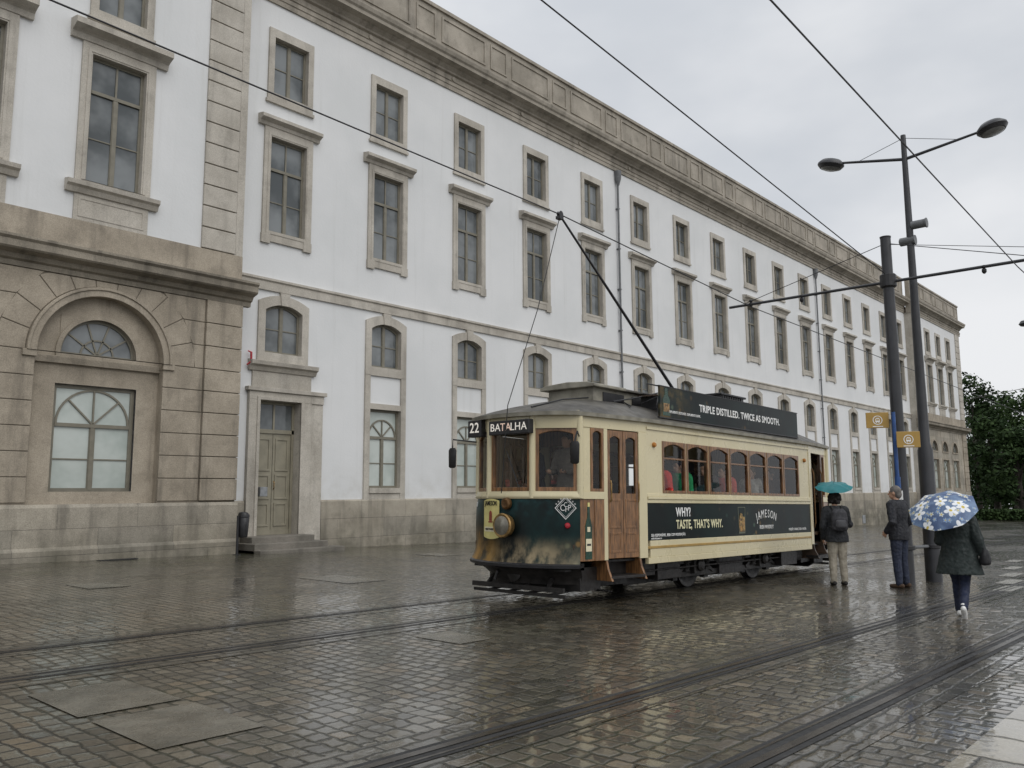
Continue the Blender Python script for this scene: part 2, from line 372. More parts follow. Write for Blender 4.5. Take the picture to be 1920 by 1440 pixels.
def person(label, loc, rz, ht, L, R, hipz=.9, coat=(.03, .03, .035), hem=.82, flare=.02, pants=(.03, .03, .04), shoes=(.02, .02, .02), hair=(.02, .015, .01), hstyle='short',
           vox=.009, lean=0., group=None, infl=.022, head_turn=0., cat='person', leg=1.):
    k = ht/1.7; dz = hipz-.9
    root = thing('person', label, cat, loc, (0, 0, rz), group)
    def P(x, y, z): return Vector((x*k, y*k, z*k))
    def tz(x, y, z): return P(x+lean*(z-.9), y, z+dz)
    rings = [(.84, .095, .15), (.92, .115, .165), (1.02, .10, .145), (1.12, .103, .143), (1.25, .118, .165), (1.35, .11, .168), (1.42, .08, .12), (1.455, .055, .06)]
    hd = tz(.03+lean*.1, 0, 1.585)
    fx, fy = cos(head_turn), sin(head_turn)
    def hp(x, y, z): return hd+P(x*fx-y*fy, x*fy+y*fx, z)
    sh = {'L': tz(0, .175, 1.385), 'R': tz(0, -.175, 1.385)}
    hip = {'L': P(0, .085, hipz), 'R': P(0, -.085, hipz)}
    b = MB(); c = MB(); t = MB()
    b.loft([(tz(0, 0, z), rx*k, ry*k) for z, rx, ry in rings])
    b.limb([tz(0, 0, 1.43), tz(.02+lean*.1, 0, 1.52)], [.055*k, .05*k])
    b.ball(hp(-.01, 0, .015), .098*k, .077*k, .105*k, 14); b.ball(hp(.025, 0, -.045), .068*k, .058*k, .07*k, 12)
    b.limb([hp(.088, 0, .01), hp(.108, 0, -.022)], [.008*k, .014*k], 6)
    b.limb([hp(.083, .022, -.062), hp(.092, 0, -.06), hp(.083, -.022, -.062)], [.007*k, .009*k, .007*k], 6)
    for q in (-1, 1):
        b.ball(hp(-.005, q*.08, -.005), .024*k, .011*k, .034*k, 8)
        b.limb([hp(.086, q*.015, .03), hp(.078, q*.048, .03)], [.010*k, .009*k], 6)
    for sd, q, A in (('L', 1, L), ('R', -1, R)):
        el = P(*A['el']); wr = P(*A['wr']); kn = P(*A['kn']); an = P(*A['an'])
        b.limb([sh[sd], el, wr], [.045*k, .038*k, .026*k]); d = (wr-el).normalized()
        hand(b, wr, A.get('hd', d), A.get('side', (1, 0, 0)), A.get('pn', (0, -q, 0)), A.get('curl', .45), k)
        b.limb([hip[sd], kn, an], [.078*k, .05*k, .036*k])
        c.limb([sh[sd]+P(0, -q*.03, .0), sh[sd], el, wr-d*.02*k], [(.06+infl)*k, (.05+infl)*k, (.043+infl*.7)*k, (.034+infl*.6)*k])
        t.limb([hip[sd], (hip[sd]+kn)/2, kn, (kn+an)/2, an], [.105*k*leg, .095*k*leg, .074*k*leg, .07*k*leg, .06*k*leg])
        fd = Vector(A.get('fd', (1, 0, 0))).normalized(); up = A.get('lift', 0)
        ft = an+P(0, 0, -.045); s = MB()
        s.limb([ft-fd*.05*k, ft+fd*.05*k-P(0, 0, .005), ft+fd*.15*k-P(0, 0, .014+up)], [.04*k, .042*k, .032*k]); s.limb([an+P(0, 0, -.02), an+P(0, 0, .03)], [.042*k, .044*k])
        b.limb([ft, ft+fd*.12*k-P(0, 0, up)], [.03*k, .025*k])
        b.limb([an, ft], [.034*k, .034*k])
        remesh(s, 'shoe', cloth(shoes, 'shoe_leather'), root, vox, 2)
    cr = []
    for z in (hem, hem+.08, 1.0, 1.12, 1.25, 1.35, 1.41, 1.46, 1.475):
        for i in range(len(rings)-1):
            if rings[i][0] <= z <= rings[i+1][0] or (i == 0 and z < rings[0][0]) or (i == len(rings)-2 and z > rings[-1][0]):
                u = min(1, max(0, (z-rings[i][0])/(rings[i+1][0]-rings[i][0])))
                rx = rings[i][1]+(rings[i+1][1]-rings[i][1])*u; ry = rings[i][2]+(rings[i+1][2]-rings[i][2])*u; break
        fl = flare*max(0, (1.1-z)/.3)
        cr.append((tz(0, 0, z), (rx+infl+fl)*k, (ry+infl+fl)*k))
    c.loft(cr, 20)
    t.loft([(P(0, 0, hipz-.08), .09*k, .13*k), (P(0, 0, hipz), .125*k, .175*k), (P(0, 0, hipz+.09), .115*k, .16*k)])
    hm = MB()
    if hstyle == 'curly':
        for i in range(46):
            a = random.uniform(.6, 2*pi-.6); e = random.uniform(-.75, 1.5)
            hm.ball(hp(.1*cos(a)*cos(e)-.018, .1*sin(a)*cos(e), .02+.12*sin(e)), .036*k, n=6)
        hm.ball(hp(-.02, 0, .02), .105*k, .098*k, .115*k)
    else:
        hm.ball(hp(-.018, 0, .03), .1*k, .084*k, .105*k, 14)
        hm.ball(hp(-.05, 0, -.02), .066*k, .072*k, .08*k, 12)
    remesh(b, 'body', skin, root, vox*.75, 2)
    remesh(c, 'jacket', cloth(coat, 'jacket_cloth'), root, vox, 2, .006)
    remesh(t, 'trousers', cloth(pants, 'trouser_cloth'), root, vox, 2, .005)
    remesh(hm, 'hair', cloth(hair, 'hair_strands'), root, vox, 1, .008 if hstyle == 'curly' else .003)
    return root
def stand(q): return dict(kn=(.01, q*.09, .47), an=(-.015, q*.1, .085))
def wpt(root, v):
    return Matrix.Translation(root.location) @ Matrix.Rotation(root.rotation_euler.z, 4, 'Z') @ Vector(v)

g1 = onG(1574, 1097); a1 = radians(38)
P1 = person('woman seen from behind with curly dark hair, backpack and beige trousers by the tram rear', (g1.x, g1.y, gz(g1.x)), a1, 1.64,
            dict(el=(-.02, .25, 1.08), wr=(.10, .22, .86), **stand(1)), dict(el=(.06, -.27, 1.12), wr=(.22, -.10, 1.27), curl=1.3, hd=(.3, .9, .15), side=(0, 0, 1), pn=(1, 0, 0), **stand(-1)),
            coat=(.020, .022, .025), pants=(.30, .27, .215), shoes=(.02, .018, .016), hair=(.012, .009, .008), hstyle='curly', hem=.80, flare=.03, infl=.035)
g2 = onG(1692, 1102)
P2 = person('grey haired man in dark jacket and jeans standing beside the tall black mast', (g2.x, g2.y, gz(g2.x)), radians(75), 1.77,
            dict(el=(-.06, .25, 1.1), wr=(.10, .20, .93), curl=.7, **stand(1)), dict(el=(-.06, -.25, 1.1), wr=(.10, -.20, .93), curl=.7, **stand(-1)),
            coat=(.016, .017, .022), pants=(.018, .024, .045), shoes=(.06, .035, .02), hair=(.14, .13, .12), hem=.80, flare=.015, head_turn=.25, infl=.032)
g3 = onG(1806, 1158)
P3 = person('person in dark green coat and white sneakers walking away under the flowered umbrella', (g3.x, g3.y, gz(g3.x)), radians(10), 1.53,
            dict(el=(.02, .24, 1.08), wr=(.14, .13, 1.10), curl=1.3, hd=(.3, -.7, .5), side=(0, .3, 1), pn=(1, 0, 0), kn=(.16, .05, .49), an=(.20, .05, .09)),
            dict(el=(-.06, -.27, 1.1), wr=(-.02, -.31, .90), kn=(.02, -.05, .49), an=(-.22, -.03, .17), fd=(.75, 0, -.65), lift=.05),
            coat=(.016, .024, .023), pants=(.013, .019, .045), shoes=(.72, .72, .70), hair=(.03, .02, .015), hem=.62, flare=.075, infl=.045)
bp = MB()
bp.loft([((0, 0, 0), .06, .12), ((0, 0, .03), .085, .145), ((.0, 0, .2), .09, .15), ((.01, 0, .33), .075, .135), ((.02, 0, .39), .035, .08)], 16)
bk = thing('backpack', 'dark grey backpack worn by the woman with beige trousers', 'backpack', wpt(P1, (-.21, 0, .98)), (0, 0, a1))
remesh(bp, 'bag_body', cloth((.035, .035, .04), 'backpack_fabric'), bk, .012, 3, .004)
pk = MB(); pk.loft([((-.075, 0, .05), .03, .09), ((-.08, 0, .08), .035, .105), ((-.08, 0, .17), .03, .10), ((-.075, 0, .19), .02, .08)], 14)
remesh(pk, 'pocket', cloth((.06, .06, .065), 'pocket_fabric'), bk, .01, 2)
for q in (-1, 1): MB().tube([(.06, q*.07, .34), (.14, q*.09, .44), (.27, q*.1, .40), (.36, q*.11, .2), (.26, q*.15, .08), (.05, q*.13, .05)], .014, 6).build('strap', cloth((.03, .03, .03), 'strap_fabric'), bk, smooth=True)
hb = thing('handbag', 'black shoulder bag hanging at the right side of the walking umbrella holder', 'bag', wpt(P3, (0, -.30, .68)), (0, 0, radians(10)))
q_ = MB(); q_.loft([((0, 0, 0), .11, .05), ((0, 0, .03), .14, .07), ((0, 0, .14), .13, .06), ((0, 0, .2), .1, .035)], 16)
remesh(q_, 'bag_body', cloth((.016, .016, .018), 'bag_leather'), hb, .012, 2, .003)
MB().tube([(.09, 0, .18), (.04, .03, .4), (.0, .1, .60), (-.04, .03, .4), (-.09, 0, .18)], .008, 6).build('strap', cloth((.016, .016, .018), 'bag_leather'), hb, smooth=True)

def umbrella(label, apex, handp, R, dep, cmat, nrib=8):
    apex = Vector(apex); handp = Vector(handp); ax = (apex-handp).normalized(); ln = (apex-handp).length
    o = thing('umbrella', label, 'umbrella', handp)
    o.rotation_mode = 'QUATERNION'; o.rotation_quaternion = ax.to_track_quat('Z', 'Y')
    b = MB(); nr = 8; ns = nrib*6; vs = []; fs = []
    for i in range(nr+1):
        u = i/nr
        for j in range(ns):
            t = 2*pi*j/ns; w = abs(sin(nrib*t/2))
            r = R*u*(1-.075*w*u**1.5); z = ln-dep*(u**2)*(1-.10*w*u)-(.03*w*u*u)
            vs.append((r*cos(t), r*sin(t), z))
    for i in range(nr):
        for j in range(ns): fs.append((i*ns+j, i*ns+(j+1) % ns, (i+1)*ns+(j+1) % ns, (i+1)*ns+j))
    b.add(vs, fs); cnp = b.build('canopy', cmat, o, smooth=True, recalc=False)
    for j in range(nrib):
        t = 2*pi*j/nrib; rb = MB()
        rb.tube([(R*u*cos(t), R*u*sin(t), ln-dep*u*u-.008) for u in (0, .25, .5, .75, 1)], .003, 5)
        rb.tube([(R*.5*cos(t), R*.5*sin(t), ln-dep*.25-.01), (.01*cos(t), .01*sin(t), ln-dep*.9)], .0025, 5)
        rb.build('rib', M['grey'], o)
    MB().tube([(0, 0, -.02), (0, 0, ln+.05)], [.006, .005], 8).build('shaft', M['grey'], o, smooth=True)
    MB().tube([(0, 0, .04), (0, 0, -.06), (.01, 0, -.1), (.035, 0, -.115), (.055, 0, -.095)], .011, 8).build('handle', M['black'], o, smooth=True)
    return o
teal = pm('teal_nylon', (.0, .14, .155), .5, var=.15, scale=5)
def floral():
    m, g, p = newmat('flowered_nylon'); pos = g.obj(); x, y, z = g.sep(pos)
    pv = g.comb(x, y, 0.)
    col = g.mix(g.mapr(g.noise(pos, 5., 3), .35, .65), (.04, .075, .17), (.13, .20, .32))
    for sc, off, rad, pcol in ((13., 3.3, .40, (.22, .32, .48)), (10., 7.7, .34, (.50, .53, .52)), (5.4, 0.6, .47, (.74, .76, .78))):
        v = g.n('ShaderNodeTexVoronoi'); v.voronoi_dimensions = '2D'; v.inputs['Randomness'].default_value = .8
        sv = g.vmath('ADD', g.vmath('MULTIPLY', pv, (sc, sc, sc)), (off, off, 0)); g.put(v.inputs['Vector'], sv); v.inputs['Scale'].default_value = 1.
        dl = g.vmath('SUBTRACT', sv, v.outputs['Position']); dx, dy, _ = g.sep(dl)
        rr = g.math('SQRT', g.math('ADD', g.math('MULTIPLY', dx, dx), g.math('MULTIPLY', dy, dy)))
        an = g.math('ARCTAN2', dy, dx)
        pet = g.math('ABSOLUTE', g.math('COSINE', g.math('ADD', g.math('MULTIPLY', an, 2.5), g.math('MULTIPLY', g.sep(v.outputs['Color'])[0], 6.))))
        lim = g.math('MULTIPLY', g.math('ADD', g.math('MULTIPLY', pet, .6), .4), rad)
        mk = g.mapr(g.math('SUBTRACT', lim, rr), 0., .04)
        keep = g.math('GREATER_THAN', g.sep(v.outputs['Color'])[1], .45)
        mk = g.math('MULTIPLY', mk, keep)
        col = g.mix(mk, col, pcol)
        col = g.mix(g.math('MULTIPLY', g.mapr(rr, .08, .12, 1., 0.), keep), col, (.55, .42, .06))
    g.put(p.inputs['Base Color'], col); p.inputs['Roughness'].default_value = .5
    return m
wh = wpt(P1, (.22*.95+.03, -.05, 1.25)); umbrella('small open teal umbrella held over the woman with the backpack', onX(1563, 906, g1.x+.05), wh, .335, .07, teal)
hnd = wpt(P3, (.15, .08, 1.03))
apx = onX(1761, 938, g3.x-.22)
umbrella('large blue umbrella printed with white flowers held by the walking person', apx, hnd, .43, .16, floral())

# ------------------------------------------------------------------ tram
TX, TY = 14.27, 8.33
tilt = atan(SL)
T = thing('tram', 'vintage cream and dark green tram with wooden doors and roof advertisement board on wet cobbles', 'tram', (TX, TY, gz(TX)+.006), (0, tilt, 0))
TM = Matrix.Translation(T.location) @ Matrix.Rotation(tilt, 4, 'Y')
BX = -3.17, 3.18
def tb(mb, name, mats, parent=None, **k): return mb.build(name, mats, parent or T, **k)
def outline(w, z0, z1, rise=0., n=10, cx=0.):
    pts = [(cx-w/2, z0), (cx+w/2, z0)]
    for i in range(n+1):
        u = 1-2*i/n; pts.append((cx+u*w/2, z1+rise*(1-u*u)))
    return pts
def fill(mb, ol, y, m=0): return mb.add([(x, y, z) for x, z in ol], [tuple(range(len(ol)))], m)
def tram_window(A, B, s0, s1, z0, z1, rise, fw=.055, name='window', bar=None, depth=.05, off=.012, fm='wood'):
    A = Vector(A); B = Vector(B); u = (B-A).normalized(); rz = atan2(u.y, u.x)
    w = s1-s0
    mb = MB(); mb.ring(outline(w, z0, z1, 0), outline(w-2*fw, z0+fw, z1-fw-rise, rise), -off, depth)
    if bar: mb.box(-w/2+fw, w/2-fw, 0, .03, bar-.015, bar+.015)
    o = mb.build(name, M[fm], T, loc=(*(A+u*(s0+s1)/2), 0), rz=rz, bevel=.006)
    p = MB(); fill(p, outline(w-2*fw+.01, z0+fw-.005, z1-fw-rise, rise), .018); p.build('pane', M['glass'], o)
    return o
def segbox(A, B, s0, s1, z0, z1, name, mat, d0=-.012, d1=.05, bevel=.006, parent=None):
    A = Vector(A); B = Vector(B); u = (B-A).normalized(); rz = atan2(u.y, u.x)
    return MB().box(-(s1-s0)/2, (s1-s0)/2, d0, d1, z0, z1).build(name, mat, parent or T, loc=(*(A+u*(s0+s1)/2), 0), rz=rz, bevel=bevel)
for sg in (-1, 1):
    y0, y1 = sorted((sg*1.15, sg*1.20))
    tb(MB().box(BX[0], BX[1], y0, y1, .86, 1.44), 'side_panel', M['ad'], bevel=.004)
    m = MB(); m.box(BX[0]+.08, BX[1], *sorted((sg*1.15, sg*1.205)), .60, .859, 0); m.box(BX[0], BX[1], *sorted((sg*1.1, sg*1.216)), .735, .775, 1); m.box(BX[0]+.02, BX[1], *sorted((sg*1.14, sg*1.212)), .505, .6, 0)
    tb(m, 'side_sill', [M['cream'], M['gold']], bevel=.006)
    m = MB(); m.box(BX[0], BX[1], *sorted((sg*1.13, sg*1.218)), 1.44, 1.50); m.box(BX[0], BX[1], *sorted((sg*1.13, sg*1.235)), 1.50, 1.54)
    m.box(BX[0], BX[1], *sorted((sg*1.13, sg*1.215)), 1.54, 1.585)
    tb(m, 'belt_rail', M['cream'], bevel=.006)
    hs = [(-2.71+.769*i+.025, -2.71+.769*(i+1)-.025, 1.61, 2.43) for i in range(7)]
    m = MB(); m.holes(BX[0], BX[1], 1.585, 2.78, hs, sg*1.2); m.holes(BX[0], BX[1], 1.585, 2.78, hs, sg*1.15)
    m.box(BX[0], BX[1], *sorted((sg*1.19, sg*1.225)), 2.60, 2.64)
    tb(m, 'window_wall', M['cream'])
    A, B = ((BX[0], -1.2), (BX[1], -1.2)) if sg < 0 else ((BX[1], 1.2), (BX[0], 1.2))
    for i in range(7):
        c = -2.71+.769*(i+.5); sc = c-BX[0] if sg < 0 else BX[1]-c
        tram_window(A, B, sc-.37, sc+.37, 1.60, 2.44, .07, .045, bar=2.16, depth=.06)
    for xx in (-2.95, 2.95):
        l = MB(); l.lathe([(.04, 0), (.043, .02), (.03, .045), (.0, .052)], 14, mat=Matrix.Translation((xx, sg*1.2, 2.36)) @ Matrix.Rotation(pi/2 if sg < 0 else -pi/2, 4, 'X'))
        tb(l, 'marker_lamp', M['amber'], smooth=True)
tb(MB().box(-4.75, 4.75, -.98, .98, .78, .84).box(BX[0], BX[1], -1.14, 1.14, .78, .845), 'floor', M['wooddk'])
tb(MB().box(BX[0], BX[1], -1.14, 1.14, 2.70, 2.73), 'ceiling', M['cream'])
for xx in (BX[0]+.04, BX[1]-.08):
    m = MB(); m.box(xx, xx+.04, -1.14, -.36, .84, 1.6); m.box(xx, xx+.04, .36, 1.14, .84, 1.6); m.box(xx, xx+.04, -1.14, 1.14, 2.4, 2.7)
    for yy in (-1.14, -.36, .30, 1.08): m.box(xx, xx+.04, yy, yy+.06, 1.6, 2.4)
    tb(m, 'bulkhead', M['wood'])
tb(MB().box(3.9, 3.94, -.95, 1.05, .84, 2.72), 'dark_doorway_backing', M['wooddk'])  # added dark panel, makes the open rear doorway look shaded inside
SEATX = [-2.45, -1.62, -.80, .02, 1.12, 2.02]
for sx_ in SEATX:
    for sg in (-1, 1):
        m = MB(); x = sx_-.26
        m.box(x, x+.42, sg*.76-.34, sg*.76+.34, 1.24, 1.29); m.box(x+.42, x+.46, sg*.76-.34, sg*.76+.34, 1.29, 1.78); m.box(x+.1, x+.3, sg*.7-.2, sg*.7+.2, .84, 1.25)
        tb(m, 'bench', M['wooddk'], bevel=.01)
P0n, P1n, P2n = (-3.17, -1.2), (-4.65, -1.02), (-5.02, -.43)
def fc(y): return -4.65-.43*(1-(abs(y)/1.02)**2.2)
for end in (-1, 1):
    ys = [1.02*cos(pi*i/28) for i in range(29)]
    if end > 0: ys = ys[::-1]
    def col_(zs, ofs, name, mt, thick=.03):
        m = MB(); vs = []; n = len(ys)
        for z, of in zip(zs, ofs):
            for y in ys: vs.append((-end*(fc(y)*1.0-of*1.0) if end > 0 else fc(y)-of, y*(1+of*.6), z))
        for z, of in zip(zs[::-1], ofs[::-1]):
            for y in ys: vs.append((-end*(fc(y)-of+thick) if end > 0 else fc(y)-of+thick, y*(1+of*.6)*.985, z))
        k = 2*len(zs)
        fs = [(a*n+i, a*n+i+1, ((a+1) % k)*n+i+1, ((a+1) % k)*n+i) for a in range(k) for i in range(n-1)]
        m.add(vs, fs); return tb(m, name, mt, smooth=True)
    apron = col_([.56, .62, .70, .85, 1.1, 1.35, 1.49], [.09, .065, .04, .03, .035, .03, .01], 'front_apron' if end < 0 else 'rear_apron', M['adf'])
    col_([.49, .51, .55, .57], [.06, .11, .115, .09], 'apron_lip', M['iron'])
    col_([.26, .34, .50], [-.20, -.18, .0], 'valance', M['under'])
    col_([1.49, 1.51, 1.54, 1.57, 1.60], [.03, .045, .045, .03, .025], 'belt_rail', M['cream'])
    col_([2.52, 2.56, 2.66, 2.78], [.02, .025, .03, .03], 'fascia', M['cream'])
    if end < 0: pts = [(-3.17, 1.2), (-4.65, 1.02), (-5.02, .43), (-5.02, -.43), (-4.65, -1.02), (-3.17, -1.2)]
    else: pts = [(3.18, -1.2), (4.65, -1.02), (5.02, -.43), (5.02, .43), (4.65, 1.02), (3.18, 1.2)]
    for i in (1, 2, 3):
        A, B = pts[i], pts[i+1]; ln = (Vector(B)-Vector(A)).length
        tram_window(A, B, .035, ln-.035, 1.60, 2.54, .05 if i != 2 else .03, .06)
    for i in (1, 2, 3, 4):
        m = MB().tube([(*pts[i], 1.5), (*pts[i], 2.74)], .05, 10); tb(m, 'corner_post', M['cream'], smooth=True)
    for sidei, (A, B, near) in enumerate(((pts[4], pts[5], end < 0), (pts[0], pts[1], end > 0))):
        ln = (Vector(B)-Vector(A)).length
        cornerfirst = (sidei == 0)
        def sp(a, b): return (a, b) if cornerfirst else (ln-b, ln-a)
        opened = (end > 0 and near)
        a, b = sp(.0, .30); segbox(A, B, a, b, .60, 1.49, 'lower_panel', M['wood'], 0, .05)
        a, b = sp(.0, .5); segbox(A, B, a, b, 1.49, 1.60, 'belt_rail', M['cream'], -.02, .05)
        a, b = sp(.30, .52); segbox(A, B, a, b, .60, 1.49, 'lower_panel', M['wood'], -.01, .05)
        a, b = sp(.05, .22); segbox(A, B, a, b, 1.60, 2.54, 'post', M['cream'], 0, .05)
        a, b = sp(.22, .50); tram_window(A, B, a, b, 1.60, 2.54, .04, .045)
        a, b = sp(.50, .58); segbox(A, B, a, b, .60, 2.54, 'post', M['cream' if not opened else 'wooddk'], -.015, .05)
        a, b = sp(1.30, ln); segbox(A, B, a, b, .60, 2.54, 'post', M['cream'], -.015, .05)
        a, b = sp(0., ln); segbox(A, B, a, b, 2.54, 2.78, 'letterboard', M['cream'], -.01, .05)
        if not opened:
            for da in (.585, .945):
                a, b = sp(da, da+.352); A2 = Vector(A); u = (Vector(B)-A2).normalized(); w = b-a
                m = MB(); m.ring(outline(w, .62, 2.53), outline(w-.13, 1.58, 2.40, .04), .0, .045); m.box(-w/2+.02, w/2-.02, .014, .04, .66, 1.56)
                for z0, z1 in ((.70, 1.0), (1.06, 1.50)): m.ring(outline(w-.09, z0, z1), outline(w-.16, z0+.035, z1-.035), -.006, .02)
                d = m.build('door', M['wood'], T, loc=(*(A2+u*(a+b)/2), 0), rz=atan2(u.y, u.x), bevel=.005)
                p = MB(); fill(p, outline(w-.12, 1.58, 2.40, .04), .02); p.build('pane', M['glass'], d)
                hx = -w/2+.04 if da < .7 else w/2-.04
                MB().tube([(hx, -.03, 1.45), (hx, -.045, 1.5), (hx, -.045, 1.72), (hx, -.03, 1.77)], .012, 8).build('handle', M['brass'], d, smooth=True)
        else:
            for da in (.62, 1.26):
                a, b = sp(da, da); A2 = Vector(A); u = (Vector(B)-A2).normalized(); q = A2+u*a
                tb(MB().tube([(q.x, q.y-.02, .95), (q.x, q.y-.05, 1.05), (q.x, q.y-.05, 2.1), (q.x, q.y-.02, 2.2)], .014, 8), 'handrail', M['brassdk'], smooth=True)
        a, b = sp(.56, 1.32)
        m = MB(); w = b-a; m.box(-w/2, w/2, -.10, .30, .33, .37); m.box(-w/2, w/2, .10, .30, .56, .60); m.box(-w/2, w/2, .28, .31, .2, .56)
        for q in (-1, 1):
            xq = q*w/2; m.prismx([(-.12, .30), (.30, .30), (.30, .62), (.0, .62), (-.03, .48)], xq-.02, xq+.02, 1)
        A2 = Vector(A); u = (Vector(B)-A2).normalized()
        m.build('step', [M['under'], M['wood'] if end < 0 else M['wooddk']], T, loc=(*(A2+u*(a+b)/2), 0), rz=atan2(u.y, u.x), bevel=.006)
def roof():
    m = MB(); n = 26; vs = []
    stn = [-5.20, -5.17, -5.10, -4.98, -4.8, -4.55, -4.1, -3.6, -3.1, 0, 3.1, 3.6, 4.1, 4.55, 4.8, 4.98, 5.10, 5.17, 5.20]
    for x in stn:
        ax = abs(x)
        w = 1.285 if ax <= 3.17 else (1.285-.17*(ax-3.17)/1.38 if ax < 4.55 else 1.115*max(0.02, 1-((ax-4.55)/.651)**2.3)**.5)
        zc = 3.12 if ax < 3.3 else 3.12-.37*((ax-3.3)/1.9)**1.8
        for j in range(n+1):
            v = -1+2*j/n
            vs.append((x, v*w, 2.755+(zc-2.755)*(1-abs(v)**2.6)))
    k = n+1
    fs = [(i*k+j, (i+1)*k+j, (i+1)*k+j+1, i*k+j+1) for i in range(len(stn)-1) for j in range(n)]
    m.add(vs, fs)
    top = [(x, vs[i*k][1]) for i, x in enumerate(stn)]+[(x, -vs[i*k][1]) for i, x in list(enumerate(stn))[::-1]]
    nn = len(top)
    m.add([(x, y, 2.757) for x, y in top]+[(x*.998, y*.995, 2.70) for x, y in top], [(i, (i+1) % nn, nn+(i+1) % nn, nn+i) for i in range(nn)], 1)
    m.add([(x*.998, y*.995, 2.715) for x, y in top], [tuple(range(nn))], 1)
    return tb(m, 'roof', [M['roofp'], M['roofc']], smooth=True)
roof()
m = MB(); m.box(-3.55, 3.55, -.47, .47, 3.0, 3.30, 0)
tb(m, 'clerestory', M['roofc'], bevel=.01)
m = MB(); m.prismx([(-.56, 3.30), (.56, 3.30), (.56, 3.335), (.42, 3.37), (0, 3.395), (-.42, 3.37), (-.56, 3.335)], -3.30, 3.62); tb(m, 'clerestory_roof', M['roofp'], bevel=.008)
m = MB(); m.prismx([(-.57, 3.295), (.57, 3.295), (.57, 3.345), (.42, 3.38), (0, 3.405), (-.42, 3.38), (-.57, 3.345)], -3.66, -2.75); tb(m, 'clerestory_hood', M['roofc'], bevel=.012)
for sg in (-1, 1):
    for i in range(8):
        x = -3.3+i*.85; tb(MB().box(x, x+.6, *sorted((sg*.465, sg*.485)), 3.08, 3.24), 'clerestory_window', M['iron'])
for j in range(2):
    for i in range(4):
        tb(MB().box(-2.5, .9, -1.0+i*.1-.0+j*1.62, -.92+i*.1+j*1.62, 3.22, 3.245), 'roof_walkway', M['wooddk'])
for x in (-2.4, -1.5, -.6, .3):
    for a, b in ((-1.0, -.62), (.62, 1.0)): tb(MB().box(x, x+.05, a, b, 3.0, 3.22), 'walkway_bearer', M['iron'])
for k_ in (
    [(-2.75, -1.2, 2.85), (-2.75, -1.16, 3.02), (-2.45, -1.0, 3.22), (-2.45, -.7, 3.28)], [(-2.0, -1.2, 2.85), (-2.0, -1.16, 3.02), (-1.7, -1.0, 3.22), (-1.7, -.7, 3.28)],
    [(-2.75, -1.16, 3.02), (-2.0, -1.16, 3.02)], [(-2.6, -1.1, 3.1), (-1.85, -1.1, 3.1)], [(-3.4, -.75, 3.05), (-2.6, -.72, 3.2), (-1.6, -.66, 3.42), (-.3, -.6, 3.40)],
    [(-2.0, -.5, 3.38), (-2.0, -.5, 3.52), (-.9, -.5, 3.52), (-.9, -.5, 3.38)], [(-2.0, .5, 3.38), (-2.0, .5, 3.52), (-.9, .5, 3.52), (-.9, .5, 3.38)], [(-3.2, -.95, 2.98), (-2.9, -.6, 3.1), (-2.9, .6, 3.1), (-3.2, .95, 2.98)],
    [(-1.4, .1, 3.38), (-1.2, .1, 3.46), (1.0, .15, 3.50)], [(-4.9, -.3, 2.86), (-4.2, -.35, 3.04), (-3.6, -.4, 3.12)]):
    tb(MB().tube(k_, .013, 6), 'roof_rail', M['iron'], smooth=True)
m = MB(); m.box(.85, 1.85, -.42, .42, 3.40, 3.64); m.box(.80, 1.90, -.46, .46, 3.62, 3.66)
for i in range(9): m.box(.9+i*.1, .94+i*.1, -.44, .44, 3.42, 3.62)
tb(m, 'resistor_box', M['iron'], bevel=.01)
tip = onY(1050, 404, TY-.1); base = Vector((-.25, -.05, 3.55))
tipl = TM.inverted() @ tip
m = MB(); m.box(-.75, .45, -.32, .32, 3.39, 3.46); m.lathe([(.2, 3.46), (.2, 3.5), (.09, 3.53), (.07, 3.62), (0, 3.63)], 16, mat=Matrix.Translation((-.25, -.05, 0)))
for q in (-.12, .12): m.tube([(-.6, q, 3.5), (.3, q, 3.52)], .03, 8); m.tube([(-.25, q, 3.52), (.28, q*.4, 3.6)], .02, 8)
tb(m, 'trolley_base', M['iron'], bevel=.005)
tb(MB().tube([base+(base-tipl).normalized()*.25, base, base.lerp(tipl, .5), tipl], [.035, .032, .026, .018], 10), 'trolley_pole', M['iron'], smooth=True)
m = MB(); m.lathe([(.03, -.03), (.055, -.028), (.035, 0), (.055, .028), (.03, .03)], 14, mat=Matrix.Translation(tipl+Vector((0, 0, .02))) @ Matrix.Rotation(pi/2, 4, 'X')); m.box(tipl.x-.06, tipl.x+.04, tipl.y-.045, tipl.y+.045, tipl.z-.07, tipl.z-.02)
tb(m, 'trolley_head', M['iron'])
rp = TM.inverted() @ onX(952, 760, 9.05); rp2 = TM.inverted() @ onX(940, 925, 9.05)
tb(MB().tube([tipl, tipl.lerp(rp, .5)+Vector((.06, 0, -.05)), rp, rp2], .007, 6), 'trolley_rope', M['black'])
m = MB(); m.box(-2.78, 2.62, -1.235, -1.20, 2.83, 3.33, 0); m.box(-2.80, 2.64, -1.24, -1.195, 2.81, 2.83, 1); m.box(-2.80, 2.64, -1.24, -1.195, 3.33, 3.345, 1)
for x in (-2.5, -.8, .8, 2.4): m.tube([(x, -1.2, 3.25), (x, -.7, 3.1)], .012, 6, 1)
rb = tb(m, 'roof_board', [M['adb'], M['iron']])
fr = (pi/2, 0, 0)
text('TRIPLE DISTILLED. TWICE AS SMOOTH.', .178, M['white'], rb, (.12, -1.237, 3.07), fr, .004, sx=.97, space=1.08)
text('TRIPLAMENTE DESTILADO. DUPLAMENTE SUAVE.', .06, M['white'], rb, (-2.0, -1.237, 2.93), fr, .0005, sx=.72, space=1.12)
